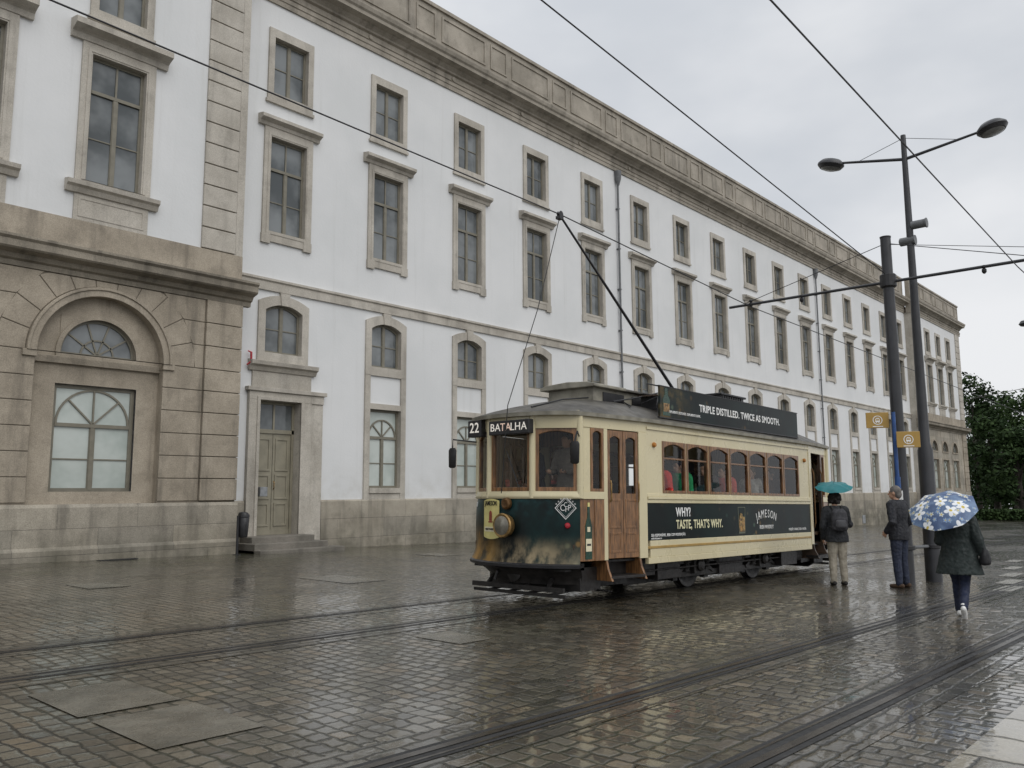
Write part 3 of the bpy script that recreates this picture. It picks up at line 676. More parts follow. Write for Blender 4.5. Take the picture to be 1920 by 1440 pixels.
m = MB(); m.prismy([(-2.70, 2.86), (-2.48, 2.86), (-2.48, 3.12), (-2.54, 3.2), (-2.55, 3.31), (-2.63, 3.31), (-2.64, 3.2), (-2.70, 3.12)], -1.2385, -1.235, 0); m.prismy([(-2.68, 2.92), (-2.50, 2.92), (-2.50, 3.06), (-2.68, 3.06)], -1.2405, -1.2385, 1)
m.build('bottle_picture', [M['bottle'], M['whisky']], rb)
text('WHY?', .20, M['white'], T, (-2.30, -1.202, 1.29), fr, .005, 'LEFT', .82, space=1.1)
text("TASTE, THAT'S WHY.", .20, M['yel'], T, (-2.30, -1.202, 1.09), fr, .004, 'LEFT', .78, space=1.08)
text('SEJA RESPONSÁVEL. BEBA COM MODERAÇÃO.', .062, M['white'], T, (-3.06, -1.202, .935), fr, .0003, 'LEFT', .74, space=1.12)
text('www.drinkaware.ie', .045, M['white'], T, (-3.06, -1.202, .888), fr, 0, 'LEFT', .8, space=1.1)
text('IRISH WHISKEY', .10, M['white'], T, (1.05, -1.202, 1.0), fr, .001, sx=.8, space=1.12)
wd_ = {'J': .50, 'A': .66, 'M': .80, 'E': .60, 'S': .66, 'O': .76, 'N': .74}; sz_ = .215; tot = sum(wd_[c] for c in 'JAMESON'); acc = 0
for ch in 'JAMESON':
    cpos = (acc+wd_[ch]/2-tot/2)*sz_*.92; acc += wd_[ch]; a = cpos/1.3
    text(ch, sz_, M['white'], T, (1.05+sin(a)*1.3, -1.202, 1.25-(1-cos(a))*1.3), (pi/2, a, 0), .0, sx=.80)
text('PORQUÊ? O SABOR, É ESSA A RAZÃO.', .066, M['white'], T, (2.5, -1.202, .935), fr, .0003, sx=.70, space=1.12)
m = MB(); gx = .02
m.ring([(gx-.12, .90), (gx+.12, .90), (gx+.145, 1.38), (gx-.145, 1.38)], [(gx-.105, .93), (gx+.105, .93), (gx+.13, 1.37), (gx-.13, 1.37)], -1.2035, -1.2, 0)
m.prismy([(gx-.10, .935), (gx+.10, .935), (gx+.115, 1.18), (gx-.115, 1.18)], -1.206, -1.2, 1)
for dx, dz in ((-.05, 1.08), (.05, 1.16), (-.03, 1.22), (.06, 1.0)): m.prismy([(gx+dx-.05, dz-.04), (gx+dx+.04, dz-.05), (gx+dx+.05, dz+.04), (gx+dx-.03, dz+.05)], -1.2085, -1.2, 2)
tb(m, 'glass_picture', [pm('glass_rim_print', (.12, .13, .09), .4), M['whisky'], pm('amber_ice_print', (.30, .19, .06), .4, var=.7, scale=18)])
m = MB(); m.box(-5.19, -5.08, -.50, .30, 2.44, 2.65); sg_ = tb(m, 'destination_sign', M['iron'], bevel=.01)
rf = (pi/2, 0, -pi/2)
text('BA', .165, M['lit'], sg_, (-5.193, .165, 2.545), rf, .0, sx=1.02); text('TA', .165, M['litred'], sg_, (-5.193, -.045, 2.545), rf, .0, sx=1.02); text('LHA', .165, M['lit'], sg_, (-5.193, -.30, 2.545), rf, .0, sx=1.02)
m = MB(); m.box(-5.10, -4.98, .55, .84, 2.44, 2.70); m.box(-4.98, -4.80, .68, .72, 2.52, 2.57); nb = tb(m, 'route_number_box', M['iron'], bevel=.01)
text('22', .22, M['lit'], nb, (-5.103, .695, 2.575), rf, .002, sx=.9)
def rotn(y):
    e = .01; t = Vector((fc(y-e)-fc(y+e), -2*e)); return atan2(t.y, t.x)
def onfront(y, z, out=.04):
    a = rotn(y); return Vector((fc(y)+sin(a)*out, y-cos(a)*out, z))
def lampmat(y, z, out=.03): return Matrix.Translation(onfront(y, z, out)) @ Matrix.Rotation(rotn(y), 4, 'Z') @ Matrix.Rotation(pi/2, 4, 'X')
hl = tb(MB().lathe([(.13, 0), (.16, .03), (.175, .10), (.18, .13), (.165, .15), (.145, .145)], 24, mat=lampmat(-.03, 1.10)), 'headlight', M['brass'], smooth=True)
MB().lathe([(.145, .142), (.10, .165), (0, .172)], 24, mat=lampmat(-.03, 1.10)).build('lens', M['lens'], hl, smooth=True)
tb(MB().lathe([(.08, 0), (.09, .03), (.085, .06), (.06, .075), (.03, .07)], 20, mat=lampmat(-.03, 1.42)), 'front_socket', M['brassdk'], smooth=True)
tb(MB().lathe([(.042, 0), (.042, .035), (.03, .05), (0, .055)], 16, mat=lampmat(-.88, 1.11)), 'tail_light', M['redl'], smooth=True)
def patch(y0, y1, z0, z1, off, name, mt, n=10, cap=0.):
    m = MB(); vs = []
    for i in range(n+1):
        y = y0+(y1-y0)*i/n; u = 2*i/n-1; p = onfront(y, 0, off)
        vs += [(p.x, p.y, z0-cap*(1-u*u)), (p.x, p.y, z1+cap*(1-u*u))]
    m.add(vs, [(2*i, 2*i+1, 2*i+3, 2*i+2) for i in range(n)]); return tb(m, name, mt, smooth=True, recalc=False)
lb = patch(.52, .13, .92, 1.46, .046, 'bottle_label', M['label'], cap=.03)
patch(.49, .16, 1.0, 1.07, .049, 'label_band', M['labelc'])
text('JAMESON', .10, M['black'], lb, onfront(.325, 1.42, .05), (pi/2, 0, rotn(.325)), .001, sx=.72)
m = MB(); Mx = Matrix.Translation(onfront(.325, 1.25, .051)) @ Matrix.Rotation(rotn(.325), 4, 'Z')
m.prismy([(-.035, -.09), (.035, -.09), (.035, .03), (.015, .06), (-.015, .06), (-.035, .03)], -.003, 0); m.box(-.055, .055, -.003, 0, -.115, -.095); m.xf(Mx)
m.build('label_crest', pm('crest_red', (.25, .05, .03), .5), lb)
text('IRISH WHISKEY', .045, M['black'], lb, onfront(.325, 1.035, .055), (pi/2, 0, rotn(.325)), 0, sx=.8)
em_ = Matrix.Translation(onfront(-.86, 1.36, .042)) @ Matrix.Rotation(rotn(-.86), 4, 'Z')
m = MB(); dm = lambda r: [(r*.95, 0), (0, r), (-r*.95, 0), (0, -r)]
m.ring(dm(.165), dm(.153), -.004, 0); m.ring(dm(.134), dm(.129), -.004, 0); m.xf(em_); eo = tb(m, 'emblem', M['white'])
for s_, dx, dz, sz in (('C', -.045, .0, .13), ('C', .0, .045, .10), ('F', .012, -.02, .12), ('P', .055, .0, .12)):
    p = em_ @ Vector((dx, -.004, dz)); text(s_, sz, M['white'], eo, p, (pi/2, 0, rotn(-.86)), -.001, sx=.8)
for q in (-1, 1):
    for t_ in (.2, .4, .6, .8):
        p = em_ @ Vector((q*.168*(1-t_)*1.0, -.003, .168*t_+.012)); text('*', .06, M['white'], eo, p, (pi/2, 0, rotn(-.86)))
text('131', .10, M['white'], T, onfront(.86, 1.40, .042), (pi/2, 0, rotn(.86)), .003, sx=.8)
A = Vector(P1n); B = Vector(P0n); u = (B-A).normalized(); rzv = atan2(u.y, u.x)
m = MB(); m.prismy([(-.07, .63), (.07, .63), (.07, 1.10), (.05, 1.17), (.027, 1.22), (.024, 1.44), (-.024, 1.44), (-.027, 1.22), (-.05, 1.17), (-.07, 1.10)], -.006, 0, 0)
m.box(-.06, .06, -.009, -.006, .74, .92, 1); m.box(-.03, .03, -.009, -.006, 1.02, 1.09, 1); m.box(-.04, .04, -.011, -.009, .82, .85, 2); m.box(-.022, .022, -.009, -.006, 1.38, 1.44, 3)
m.build('bottle_picture', [M['bottle'], M['labelc'], M['iron'], M['label']], T, loc=(*(A+u*.17), 0), rz=rzv)
for nm, yy, sgn in (('mirror', -1.18, -1), ('mirror', 1.30, 1)):
    m = MB(); m.tube([(-4.68, sgn*1.03, 2.40), (-4.95, yy*1.02, 2.44), (-4.98, yy, 2.3)], .013, 6); o = tb(m, 'mirror', M['iron'], smooth=True)
    q = MB().loft([((-4.98, yy, 1.98), .02, .05), ((-4.98, yy, 2.0), .035, .075), ((-4.98, yy, 2.26), .035, .085), ((-4.98, yy, 2.30), .02, .06)], 12); q.build('mirror_housing', M['black'], o, smooth=True)
tb(MB().tube([(-5.06, -.2, 1.66), (-5.06, .05, 2.2)], .008, 5), 'wiper', M['iron'])
# under gear
tb(MB().box(-4.5, 4.5, -.85, .85, .60, .78).box(-3.0, 3.0, -1.1, 1.1, .58, .78).box(-4.3, 4.3, -.55, .55, .28, .60), 'chassis', M['under'])
tk = MB()
for sg in (-1, 1):
    tk.box(-2.7, 2.7, sg*.92-.04, sg*.92+.04, .42, .585); tk.box(-2.1, 2.1, sg*.90-.03, sg*.90+.03, .20, .29); tk.box(-3.0, 3.0, sg*.60-.02, sg*.60+.02, .13, .6)
    for wx in (-1.25, 1.25):
        tk.box(wx-.17, wx+.17, sg*.94-.08, sg*.94+.08, .25, .56); tk.lathe([(.10, -.02), (.11, .04), (.06, .07), (0, .075)], 14, mat=Matrix.Translation((wx, sg*1.02, .39)) @ Matrix.Rotation(-sg*pi/2, 4, 'X'))
        for dx in (-.34, .34):
            tk.lathe([(.08, .30), (.06, .325), (.08, .35), (.06, .375), (.08, .40), (.06, .425), (.08, .45), (.06, .475), (.08, .6)], 10, mat=Matrix.Translation((wx+dx, sg*.94, 0)))
            tk.bar((wx+dx*.4, sg*.92, .5), (wx+dx*1.8, sg*.92, .26), .06, .06)
    for q in range(5): tk.tube([(-.75+q*.05, sg*.95, .52-q*.028), (0, sg*.95, .42-q*.028), (.75-q*.05, sg*.95, .52-q*.028)], .018, 6)
    for ex in (-1, 1):
        tk.bar((ex*2.6, sg*.9, .5), (ex*3.05, sg*.9, .62), .07, .08); tk.tube([(ex*1.9, sg*.88, .26), (ex*2.5, sg*.88, .5)], .03, 6)
        tk.bar((ex*1.78, sg*.80, .14), (ex*1.78, sg*.80, .5), .10, .14); tk.bar((ex*.72, sg*.80, .14), (ex*.72, sg*.80, .5), .10, .14)
tk.box(-.45, .45, -.97, .97, .18, .6); tk.box(-2.6, -1.9, -1.02, -.55, .22, .58); tk.box(1.95, 2.7, -1.07, -.5, .22, .58); tk.box(-3.05, -2.65, -1.0, -.3, .30, .6)
tk.tube([(-3.0, -1.02, .38), (3.0, -1.02, .38)], .018, 6); tk.tube([(2.7, -.85, .40), (3.15, -.85, .40)], [.16, .16], 14)
tb(tk, 'truck', M['under'], bevel=.006)
for wx in (-1.25, 1.25):
    for sg in (-1, 1):
        w = MB(); w.lathe([(.05, -.05), (.12, -.06), (.14, -.03), (.30, -.03), (.33, -.055), (.39, -.055), (.395, .035), (.42, .04), (.42, .065), (.33, .065), (.30, .03), (.12, .03), (.05, .05)], 28, mat=Matrix.Translation((wx, sg*.735, .395)) @ Matrix.Rotation(sg*pi/2, 4, 'X'))
        tb(w, 'wheel', M['under'], smooth=True)
    tb(MB().tube([(wx, -.7, .395), (wx, .7, .395)], .06, 10), 'axle', M['under'])
for end in (-1, 1):
    m = MB()
    for z0, z1, xo in ((.09, .135, 4.86), (.165, .235, 4.90)): m.box(*sorted((end*(xo-.04), end*xo)), -.90, .90, z0, z1)
    for y in (-.6, -.2, .2, .6):
        m.bar((end*4.87, y, .2), (end*4.6, y*.9, .5), .05, .05); m.bar((end*4.85, y, .12), (end*3.9, y, .16), .04, .03)
    for q in range(7): m.box(*sorted((end*(3.7+q*.07), end*(3.74+q*.07))), -.9, .9, .10+q*.012, .12+q*.012)
    m.box(*sorted((end*4.0, end*4.5)), -.9, .9, .16, .5)
    tb(m, 'fender', M['under'], bevel=.004)
    m = MB(); m.lathe([(.05, 0), (.06, .08), (.12, .10), (.14, .14), (0, .16)], 12, mat=Matrix.Translation((end*4.8, 0, .42)) @ Matrix.Rotation(end*pi/2, 4, 'Y')); m.tube([(end*4.8, .25, .46), (end*5.0, .28, .41), (end*5.02, .3, .3)], .025, 8); m.box(*sorted((end*4.4, end*4.85)), -.9, .9, .46, .56)
    tb(m, 'coupler', M['under'])
tb(MB().box(3.3, 4.5, -1.28, -.95, .32, .37), 'step_board', M['under'])

# passengers
AL = dict(el=(.02, .24, .68), wr=(.24, .14, .60), kn=(.42, .1, .47), an=(.40, .1, .08)); AR = dict(el=(.02, -.24, .68), wr=(.24, -.14, .60), kn=(.42, -.1, .47), an=(.40, -.1, .08))
SEATS = [('passenger in a bright red jacket behind the front side window', (.75, .04, .035), (.05, .03, .02)), ('passenger in a green jacket behind the second side window', (.03, .42, .16), (.02, .015, .01)),
         ('passenger in a dark coat behind the third side window', (.04, .03, .03), (.03, .02, .015)), ('passenger in a coral red jacket behind the fourth side window', (.6, .09, .07), (.04, .03, .02)),
         ('passenger in a pale shirt behind the fifth side window', (.6, .58, .55), (.10, .07, .04)), ('passenger in a brown coat behind the sixth side window', (.14, .08, .05), (.03, .02, .015))]
SY = -.88
w = TM @ Vector((SEATX[0]+.12, SY, .93))
PS = person(SEATS[0][0], w, pi, 1.68, AL, AR, hipz=.47, coat=SEATS[0][1], hair=SEATS[0][2], vox=.014, hem=.86, infl=.055)
w = TM @ Vector((-4.15, -.42, .84))
person('driver in a grey coat standing at the tram front window', w, pi+.1, 1.66, dict(el=(.05, .25, 1.1), wr=(.28, .15, 1.08), curl=1., **stand(1)), dict(el=(.05, -.25, 1.1), wr=(.28, -.15, 1.08), curl=1., **stand(-1)), coat=(.16, .14, .12), hair=(.05, .04, .03), vox=.014)
w = TM @ Vector((-3.9, .42, .84))
person('passenger in a black coat standing at the left of the driver', w, pi-.5, 1.62, dict(el=(-.02, .25, 1.1), wr=(.1, .2, .95), **stand(1)), dict(el=(-.02, -.25, 1.1), wr=(.1, -.2, .95), **stand(-1)), coat=(.02, .02, .03), hair=(.02, .015, .01), vox=.014)
flush()
kids = [c for c in bpy.data.objects if c.parent == PS]
for i in range(1, 6):
    lab, coat, hair = SEATS[i]
    r = PS.copy(); COL.objects.link(r); r['label'] = lab; r.location = TM @ Vector((SEATX[i]+.05, SY+random.uniform(-.02, .04), .91+random.uniform(-.03, .02))); r.rotation_euler = (0, 0, pi+random.uniform(-.35, .35))
    for c in kids:
        q = c.copy(); COL.objects.link(q); q.parent = r
        nm = c.data.name.split('.')[0]
        if nm in ('jacket', 'hair'):
            q.data = c.data.copy(); q.data.materials.clear(); q.data.materials.append(cloth(coat, 'jacket_cloth') if nm == 'jacket' else cloth(hair, 'hair_strands'))

# ------------------------------------------------------------------ building
LB = Vector((12.2, 22., 0))
BD = thing('palace_building', 'long white plastered palace with granite window surrounds, heavy cornice and rusticated stone pavilions', 'building', LB)
def bb(mb, name, mats, **k): return mb.build(name, mats, BD, loc=-LB, **k)
XI = [14.02+4.066*i for i in range(16)]
XE = 76.9
RX0, RX1 = 76.9, 92.4
PB = [5.1, 8.47]; RB = [81.2, 84.6, 88.0]
def sashwin(w, z0, z1, rise=0., transom=None, rows=(), mull=True, fan=False, fw=.075, y=.12):
    m = MB(); m.ring(outline(w+.02, z0-.01, z1, rise), outline(w-2*fw, z0+fw, z1-fw, rise), y, y+.06)
    top = z1+rise
    if mull: m.box(-.05, .05, y-.012, y+.05, z0+fw*.5, (transom or top)-.02)
    if transom: m.box(-w/2+fw, w/2-fw, y-.02, y+.05, transom-.045, transom+.045)
    if transom and not fan: m.box(-.025, .025, y+.005, y+.045, transom, top-fw*.5)
    for r in rows: m.box(-w/2+fw, w/2-fw, y+.01, y+.045, r-.016, r+.016)
    if mull:
        for q in (-1, 1):
            m.box(q*.05-.02 if q > 0 else -.07, .07 if q > 0 else -.03, y+.003, y+.047, z0+fw, (transom or top)-.05)
    if fan:
        R = w/2-fw; zc = transom+.03; R2 = min(R, z1-fw-zc+.01)
        m.ring([(R*cos(pi*i/20), zc+R2*1.0*sin(pi*i/20)) for i in range(21)][::1]+[(-R+.05, zc)], [((R-.05)*cos(pi*i/20), zc+(R2-.05)*sin(pi*i/20)) for i in range(21)]+[(-R+.06, zc)], y, y+.045)
        for a in (45, 90, 135):
            t = radians(a); m.bar((0, y+.02, zc), (R*cos(t)*.98, y+.02, zc+R2*sin(t)*.98), .045, .04)
    p = MB(); fill(p, outline(w-.04, z0+.02, z1-.02, rise), y+.035)
    return m, p
PROTO = {}
def defwin(kind, mp, extra, pane='pane'):
    mm, pp = mp
    PROTO[kind] = [('window', mm.mesh('window', [M['sash']]))]+[('pane', pp.mesh('pane', [M[pane]]))]+[(n, m.mesh(n, [mt])) for n, m, mt in extra]
def putwin(kind, X, Y=D, skip=()):
    parts = PROTO[kind]; o = bpy.data.objects.new('window', parts[0][1]); COL.objects.link(o); o.parent = BD; o.location = Vector((X, Y, 0))-LB
    for n, me in parts[1:]:
        if n in skip: continue
        c = bpy.data.objects.new(n, me); COL.objects.link(c); c.parent = o
    return o
def surr(w, z0, z1, rise, ow, oz0, oz1, orise, y0=-.07, y1=.24):
    return MB().ring(outline(ow, oz0, oz1, orise), outline(w, z0, z1, rise), y0, y1)
def hood(w, z, h=.32, pr=.30):
    m = MB(); m.prismx([(0.02, z), (-.10, z), (-.14, z+h*.28), (-.20, z+h*.36), (-pr, z+h*.5), (-pr, z+h*.8), (-pr+.03, z+h*.84), (0.02, z+h)], -w/2, w/2); return m
s = surr(1.25, 13.94, 15.80, 0, 1.65, 13.66, 16.08, 0); s.box(-.88, .88, -.09, .0, 13.60, 13.70)
defwin('attic', sashwin(1.25, 13.94, 15.80, rows=(14.87,)), [('surround', s, M['stone'])])
s = surr(1.3, 9.45, 12.49, 0, 1.76, 9.12, 12.80, 0); s.box(-.90, -.60, -.085, .0, 9.05, 9.35); s.box(.60, .90, -.085, .0, 9.05, 9.35); s.ring(outline(1.50, 9.35, 12.6), outline(1.36, 9.42, 12.53), -.085, -.06)
defwin('main', sashwin(1.3, 9.45, 12.49, transom=11.50, rows=(10.45,)), [('surround', s, M['stone']), ('hood', hood(2.2, 12.79, .34), M['stone'])])
s = surr(1.3, 5.67, 6.99, .2, 1.78, 5.37, 7.24, .24); s.prismy([(-.13, 7.17), (.13, 7.17), (.17, 7.56), (-.17, 7.56)], -.10, .0)
defwin('mezz', sashwin(1.3, 5.67, 6.99, .2, rows=(6.42,)), [('surround', s, M['stone'])])
s = MB(); s.box(-.89, -.675, -.07, .22, 1.20, 5.38); s.box(.675, .89, -.07, .22, 1.20, 5.38); s.box(-.675, .675, -.066, .22, 4.23, 4.42); s.box(-.675, .675, -.10, .22, 1.42, 1.59); s.box(-.675, .675, -.05, .1, 1.2, 1.42)
defwin('ground', sashwin(1.35, 1.59, 4.23, transom=3.28, rows=(2.42,), fan=True), [('surround', s, M['stone'])], 'blind')
s = surr(1.4, 9.30, 12.69, 0, 1.9, 9.22, 12.98, 0); s.ring(outline(1.62, 9.3, 12.8), outline(1.48, 9.3, 12.73), -.09, -.06)
sl = MB(); sl.prismx([(0.02, 8.93), (-.10, 8.93), (-.16, 9.05), (-.24, 9.10), (-.26, 9.2), (-.02, 9.25), (.2, 9.25), (.2, 8.93)], -1.16, 1.16)
pn = MB(); pn.box(-.93, .93, -.05, .02, 8.24, 8.93); pn.ring(outline(1.66, 8.34, 8.84), outline(1.56, 8.39, 8.79), -.065, -.045)
defwin('grand', sashwin(1.4, 9.30, 12.69, transom=11.75, rows=(10.5,)), [('surround', s, M['stone']), ('hood', hood(2.5, 12.97, .5, .42), M['stone']), ('sill', sl, M['stone']), ('apron_panel', pn, M['stone'])])
def lun(R, zc, n=24):
    ins = [(R*cos(pi*i/n), zc+R*sin(pi*i/n)) for i in range(n+1)]; W = R+.02; Hh = R+.03; out = []
    for i in range(n+1):
        c, sn = cos(pi*i/n), sin(pi*i/n); k = min(W/max(abs(c), 1e-6), Hh/max(abs(sn), 1e-6)); out.append((k*c, zc+k*sn))
    return out, ins
out, ins = lun(.93, 4.9)
fr_ = MB(); fr_.ring([(x*1.01, z) for x, z in ins], [(x*.92, 4.9+.05+(z-4.9)*.87) for x, z in ins], .10, .16)
for a in (36, 72, 108, 144): t = radians(a); fr_.bar((.0, .13, 4.93), (.88*cos(t), .13, 4.9+.88*sin(t)), .04, .04)
fr_.ring([(.42*cos(pi*i/16), 4.92+.42*sin(pi*i/16)) for i in range(17)], [(.38*cos(pi*i/16), 4.92+.38*sin(pi*i/16)) for i in range(17)], .11, .15)
pl = MB(); fill(pl, [(x*.97, z) for x, z in ins], .14)
s = MB(); s.ring(out, ins, -.02, .22); s.box(-1.03, 1.03, -.06, .2, 4.80, 4.90); s.ring([(x*1.12, 4.9+(z-4.9)*1.12) for x, z in ins], [(x*1.0, z) for x, z in ins], -.05, 0.0)
defwin('lunette', (fr_, pl), [('surround', s, M['rust'])])
s = surr(1.98, 1.5, 4.14, 0, 2.2, 1.38, 4.26, 0, -.05, .22)
defwin('archrect', sashwin(1.98, 1.5, 4.14, transom=3.14, rows=(2.3,), fan=True, fw=.09), [('surround', s, M['rust'])], 'blind')
hs = []
for i, X in enumerate(XI):
    hs += [(X-.625, X+.625, 13.94, 15.80), (X-.65, X+.65, 9.45, 12.49), (X-.65, X+.65, 5.67, 7.19)]
    if i: hs.append((X-.68, X+.68, 1.5, 4.3))
hs.append((13.20, 14.70, -1, 4.2))
w = MB()
xs = [12.2]+[14.02+4.066*(i+.5) for i in range(15)]+[XE]
for i in range(16):
    w.holes(xs[i], xs[i+1], -2.2, 17.0, [h for h in hs if xs[i] < (h[0]+h[1])/2 < xs[i+1]], D)
bb(w, 'wall', M['plaster'], recalc=False)
for i, X in enumerate(XI):
    putwin('attic', X); putwin('main', X); putwin('mezz', X)
    if i: putwin('ground', X)
bb(MB().prismx([(D+.02, 7.58), (D-.07, 7.58), (D-.07, 7.84), (D-.12, 7.88), (D-.12, 7.95), (D+.02, 7.99)], 12.2, XE), 'string_course', M['stone'])
m = MB()
for a, b in ((12.2, 12.86), (15.52, XE)): m.prismx([(D+.02, -2.2), (D-.09, -2.2), (D-.09, 1.17), (D-.05, 1.22), (D+.02, 1.22)], a, b)
bb(m, 'plinth', M['ashlar'])
def cornice(x0, x1, y, nm='cornice'):
    m = MB(); m.prismx([(y+.1, 16.94), (y-.06, 16.94), (y-.06, 17.10), (y-.09, 17.12), (y-.09, 17.26), (y-.13, 17.28), (y-.05, 17.3), (y-.05, 17.52), (y-.14, 17.56), (y-.16, 17.62), (y-.30, 17.74), (y-.55, 17.78), (y-.56, 17.9), (y-.62, 17.96), (y-.66, 18.08), (y-.66, 18.13), (y-.1, 18.22), (y+.4, 18.22), (y+.4, 16.94)], x0, x1)
    x = x0+.9
    while x < x1-.5:
        m.lathe([(.09, 0), (.09, .05), (.05, .06), (0, .06)], 10, mat=Matrix.Translation((x, y-.05, 17.41)) @ Matrix.Rotation(pi/2, 4, 'X')); x += 4.066
    bb(m, nm, M['stoned'])
def parapet(x0, x1, y, step=4.066, st=None):
    m = MB(); m.box(x0, x1, y-.02, y+.35, 18.18, 20.0); m.prismx([(y-.10, 19.96), (y+.42, 19.96), (y+.42, 20.1), (y-.10, 20.1)], x0, x1); m.prismx([(y-.09, 18.2), (y-.02, 18.2), (y-.02, 18.55), (y-.09, 18.5)], x0, x1)
    x = (st if st else x0+.3)
    while x < x1-1:
        for a, b in ((x, x+2.45), (x+2.75, x+3.75)):
            if b < x1: m.ring(outline(b-a, 18.72, 19.78, cx=(a+b)/2), outline(b-a-.16, 18.80, 19.70, cx=(a+b)/2), y-.06, y)
        x += step
    bb(m, 'parapet', M['stoned'])
cornice(12.2, XE, D); parapet(12.2, XE, D, st=12.5)
cornice(-9, 12.42, DP); parapet(-9, 12.42, DP, 3.9)
cornice(RX0-.1, RX1+.5, DP); parapet(RX0-.1, RX1+.4, DP, 3.9)
m = MB(); m.box(-9, RX1, D+1.2, D+14, -2.2, 17.5); bb(m, 'rear_body', M['plaster'])
m = MB(); m.prismx([(D+.4, 17.9), (D+14, 17.9), (D+7, 19.7)], -9, RX1); bb(m, 'roof', pm('roof_tile', (.25, .11, .07), .8, var=.3))
def quoin(x0, x1, y, z0, z1, hgt=.60, pr=.07, gap=.03, mt='stone'):
    m = MB(); m.box(x0, x1, y-.012, y+.05, z0, z1, 1); z = z0
    while z < z1-.1:
        t = min(z+hgt, z1); m.box(x0, x1, y-pr, y-.0, z+gap/2, t-gap/2, 0); z = t
    bb(m, 'quoin', [M[mt], M['rustj']], bevel=.015)
hs = []
for X in PB: hs += [(X-.625, X+.625, 13.94, 15.80), (X-.70, X+.70, 9.30, 12.69)]
bb(MB().holes(-9, 12.2, 7.5, 17.0, hs, DP), 'wall', M['plaster'], recalc=False)
for X in PB: putwin('attic', X, DP); putwin('grand', X, DP)
quoin(10.93, 11.95, DP, 8.25, 16.94, .62); bb(MB().box(11.97, 12.2, DP-.03, D, 7.6, 16.94), 'corner_strip', M['stone'])
def band(x0, x1):
    m = MB(); m.prismx([(DP+.1, 6.80), (DP-.06, 6.80), (DP-.08, 6.92), (DP-.16, 6.96), (DP-.22, 7.06), (DP-.42, 7.12), (DP-.46, 7.16), (DP-.46, 7.32), (DP-.52, 7.38), (DP-.52, 7.44), (DP-.05, 7.56), (DP+.1, 7.56)], x0, x1)
    bb(m, 'ledge_cornice', M['ledge'])
    bb(MB().box(x0, x1-.3, DP-.05, DP+.05, 7.54, 8.24), 'base_band', M['rust'])
band(-9, 12.5)
CX, CZ, RA = 8.47, 4.85, 1.55
m = MB(); m.holes(-9, 12.25, -2.2, 6.85, [(CX-RA, CX+RA, 1.2, CZ+RA)], DP, 1)
n = 24; inr = [(CX+RA*cos(pi*i/n), CZ+RA*sin(pi*i/n)) for i in range(n+1)]
for i in range(n):
    (xa, za), (xb, zb) = inr[i], inr[i+1]; zt = CZ+RA
    m.add([(xa, DP, za), (xb, DP, zb), (xb, DP, zt), (xa, DP, zt)], [(0, 1, 2, 3)], 1)
    m.add([(xa, DP, za), (xb, DP, zb), (xb, DP+.25, zb), (xa, DP+.25, za)], [(0, 1, 2, 3)], 0)
for q in (-1, 1): m.add([(CX+q*RA, DP, 1.2), (CX+q*RA, DP, CZ), (CX+q*RA, DP+.25, CZ), (CX+q*RA, DP+.25, 1.2)], [(0, 1, 2, 3)], 0)
m.add([(CX-RA, DP, 1.2), (CX+RA, DP, 1.2), (CX+RA, DP+.25, 1.2), (CX-RA, DP+.25, 1.2)], [(0, 1, 2, 3)], 0)
m.holes(CX-RA-.02, CX+RA+.02, 1.15, CZ+RA+.02, [(CX-.94, CX+.94, 4.9, 5.85), (CX-.99, CX+.99, 1.5, 4.14)], DP+.24, 0)
bb(m, 'wall', [M['rust'], M['rustj']], recalc=False)
putwin('lunette', CX, DP+.24); putwin('archrect', CX, DP+.24, ('surround',))
m = MB(); g_ = .010; PRD = .028
m.ring([(CX+(RA+.22)*cos(pi*i/n), CZ+(RA+.22)*sin(pi*i/n)) for i in range(n+1)], [(CX+(RA-.01)*cos(pi*i/n), CZ+(RA-.01)*sin(pi*i/n)) for i in range(n+1)], DP-.08, DP)
m.ring([(CX+(RA+.22)*cos(pi*i/n), CZ+(RA+.22)*sin(pi*i/n)) for i in range(n+1)], [(CX+(RA+.15)*cos(pi*i/n), CZ+(RA+.15)*sin(pi*i/n)) for i in range(n+1)], DP-.12, DP-.07)
nv = 11
def outr(t): return min(2.42, 1.93/max(sin(t), .01))
for i in range(nv):
    t0 = pi*i/nv+.005; t1 = pi*(i+1)/nv-.005; ri = RA+.235
    pts = [(CX+ri*cos(t0+(t1-t0)*k/3), CZ+ri*sin(t0+(t1-t0)*k/3)) for k in range(4)]+[(CX+outr(t0+(t1-t0)*k/3)*cos(t0+(t1-t0)*k/3), CZ+outr(t0+(t1-t0)*k/3)*sin(t0+(t1-t0)*k/3)) for k in (3, 2, 1, 0)]
    m.prismy(pts, DP-PRD, DP)
zr = [1.24, 1.84, 2.44, 3.04, 3.64, 4.24, 4.85, 5.5, 6.15, 6.80]
def edge(zz):
    return sqrt(max(.01, 2.435**2-(zz-CZ)**2)) if zz > CZ else RA+.01
for z, z1 in zip(zr[:-1], zr[1:]):
    za, zb = z+g_, z1-g_
    ea, eb = (RA+.01, RA+.01) if z1 <= CZ+.01 else (edge(za), edge(zb))
    for q in (-1, 1):
        if q > 0:
            m.prismy([(CX+ea, za), (max(11.15, CX+ea+.02)-g_, za), (11.15-g_, zb), (CX+eb, zb)], DP-PRD, DP)
            m.prismy([(11.15+g_, za), (12.25, za), (12.25, zb), (11.15+g_, zb)], DP-.10, DP)
        else:
            m.prismy([(5.2, za), (CX-ea, za), (CX-eb, zb), (5.2, zb)], DP-PRD, DP)
            for xx in (3.52, 1.84, .16, -1.52): m.prismy([(xx, za), (xx+1.66, za), (xx+1.66, zb), (xx, zb)], DP-PRD, DP)
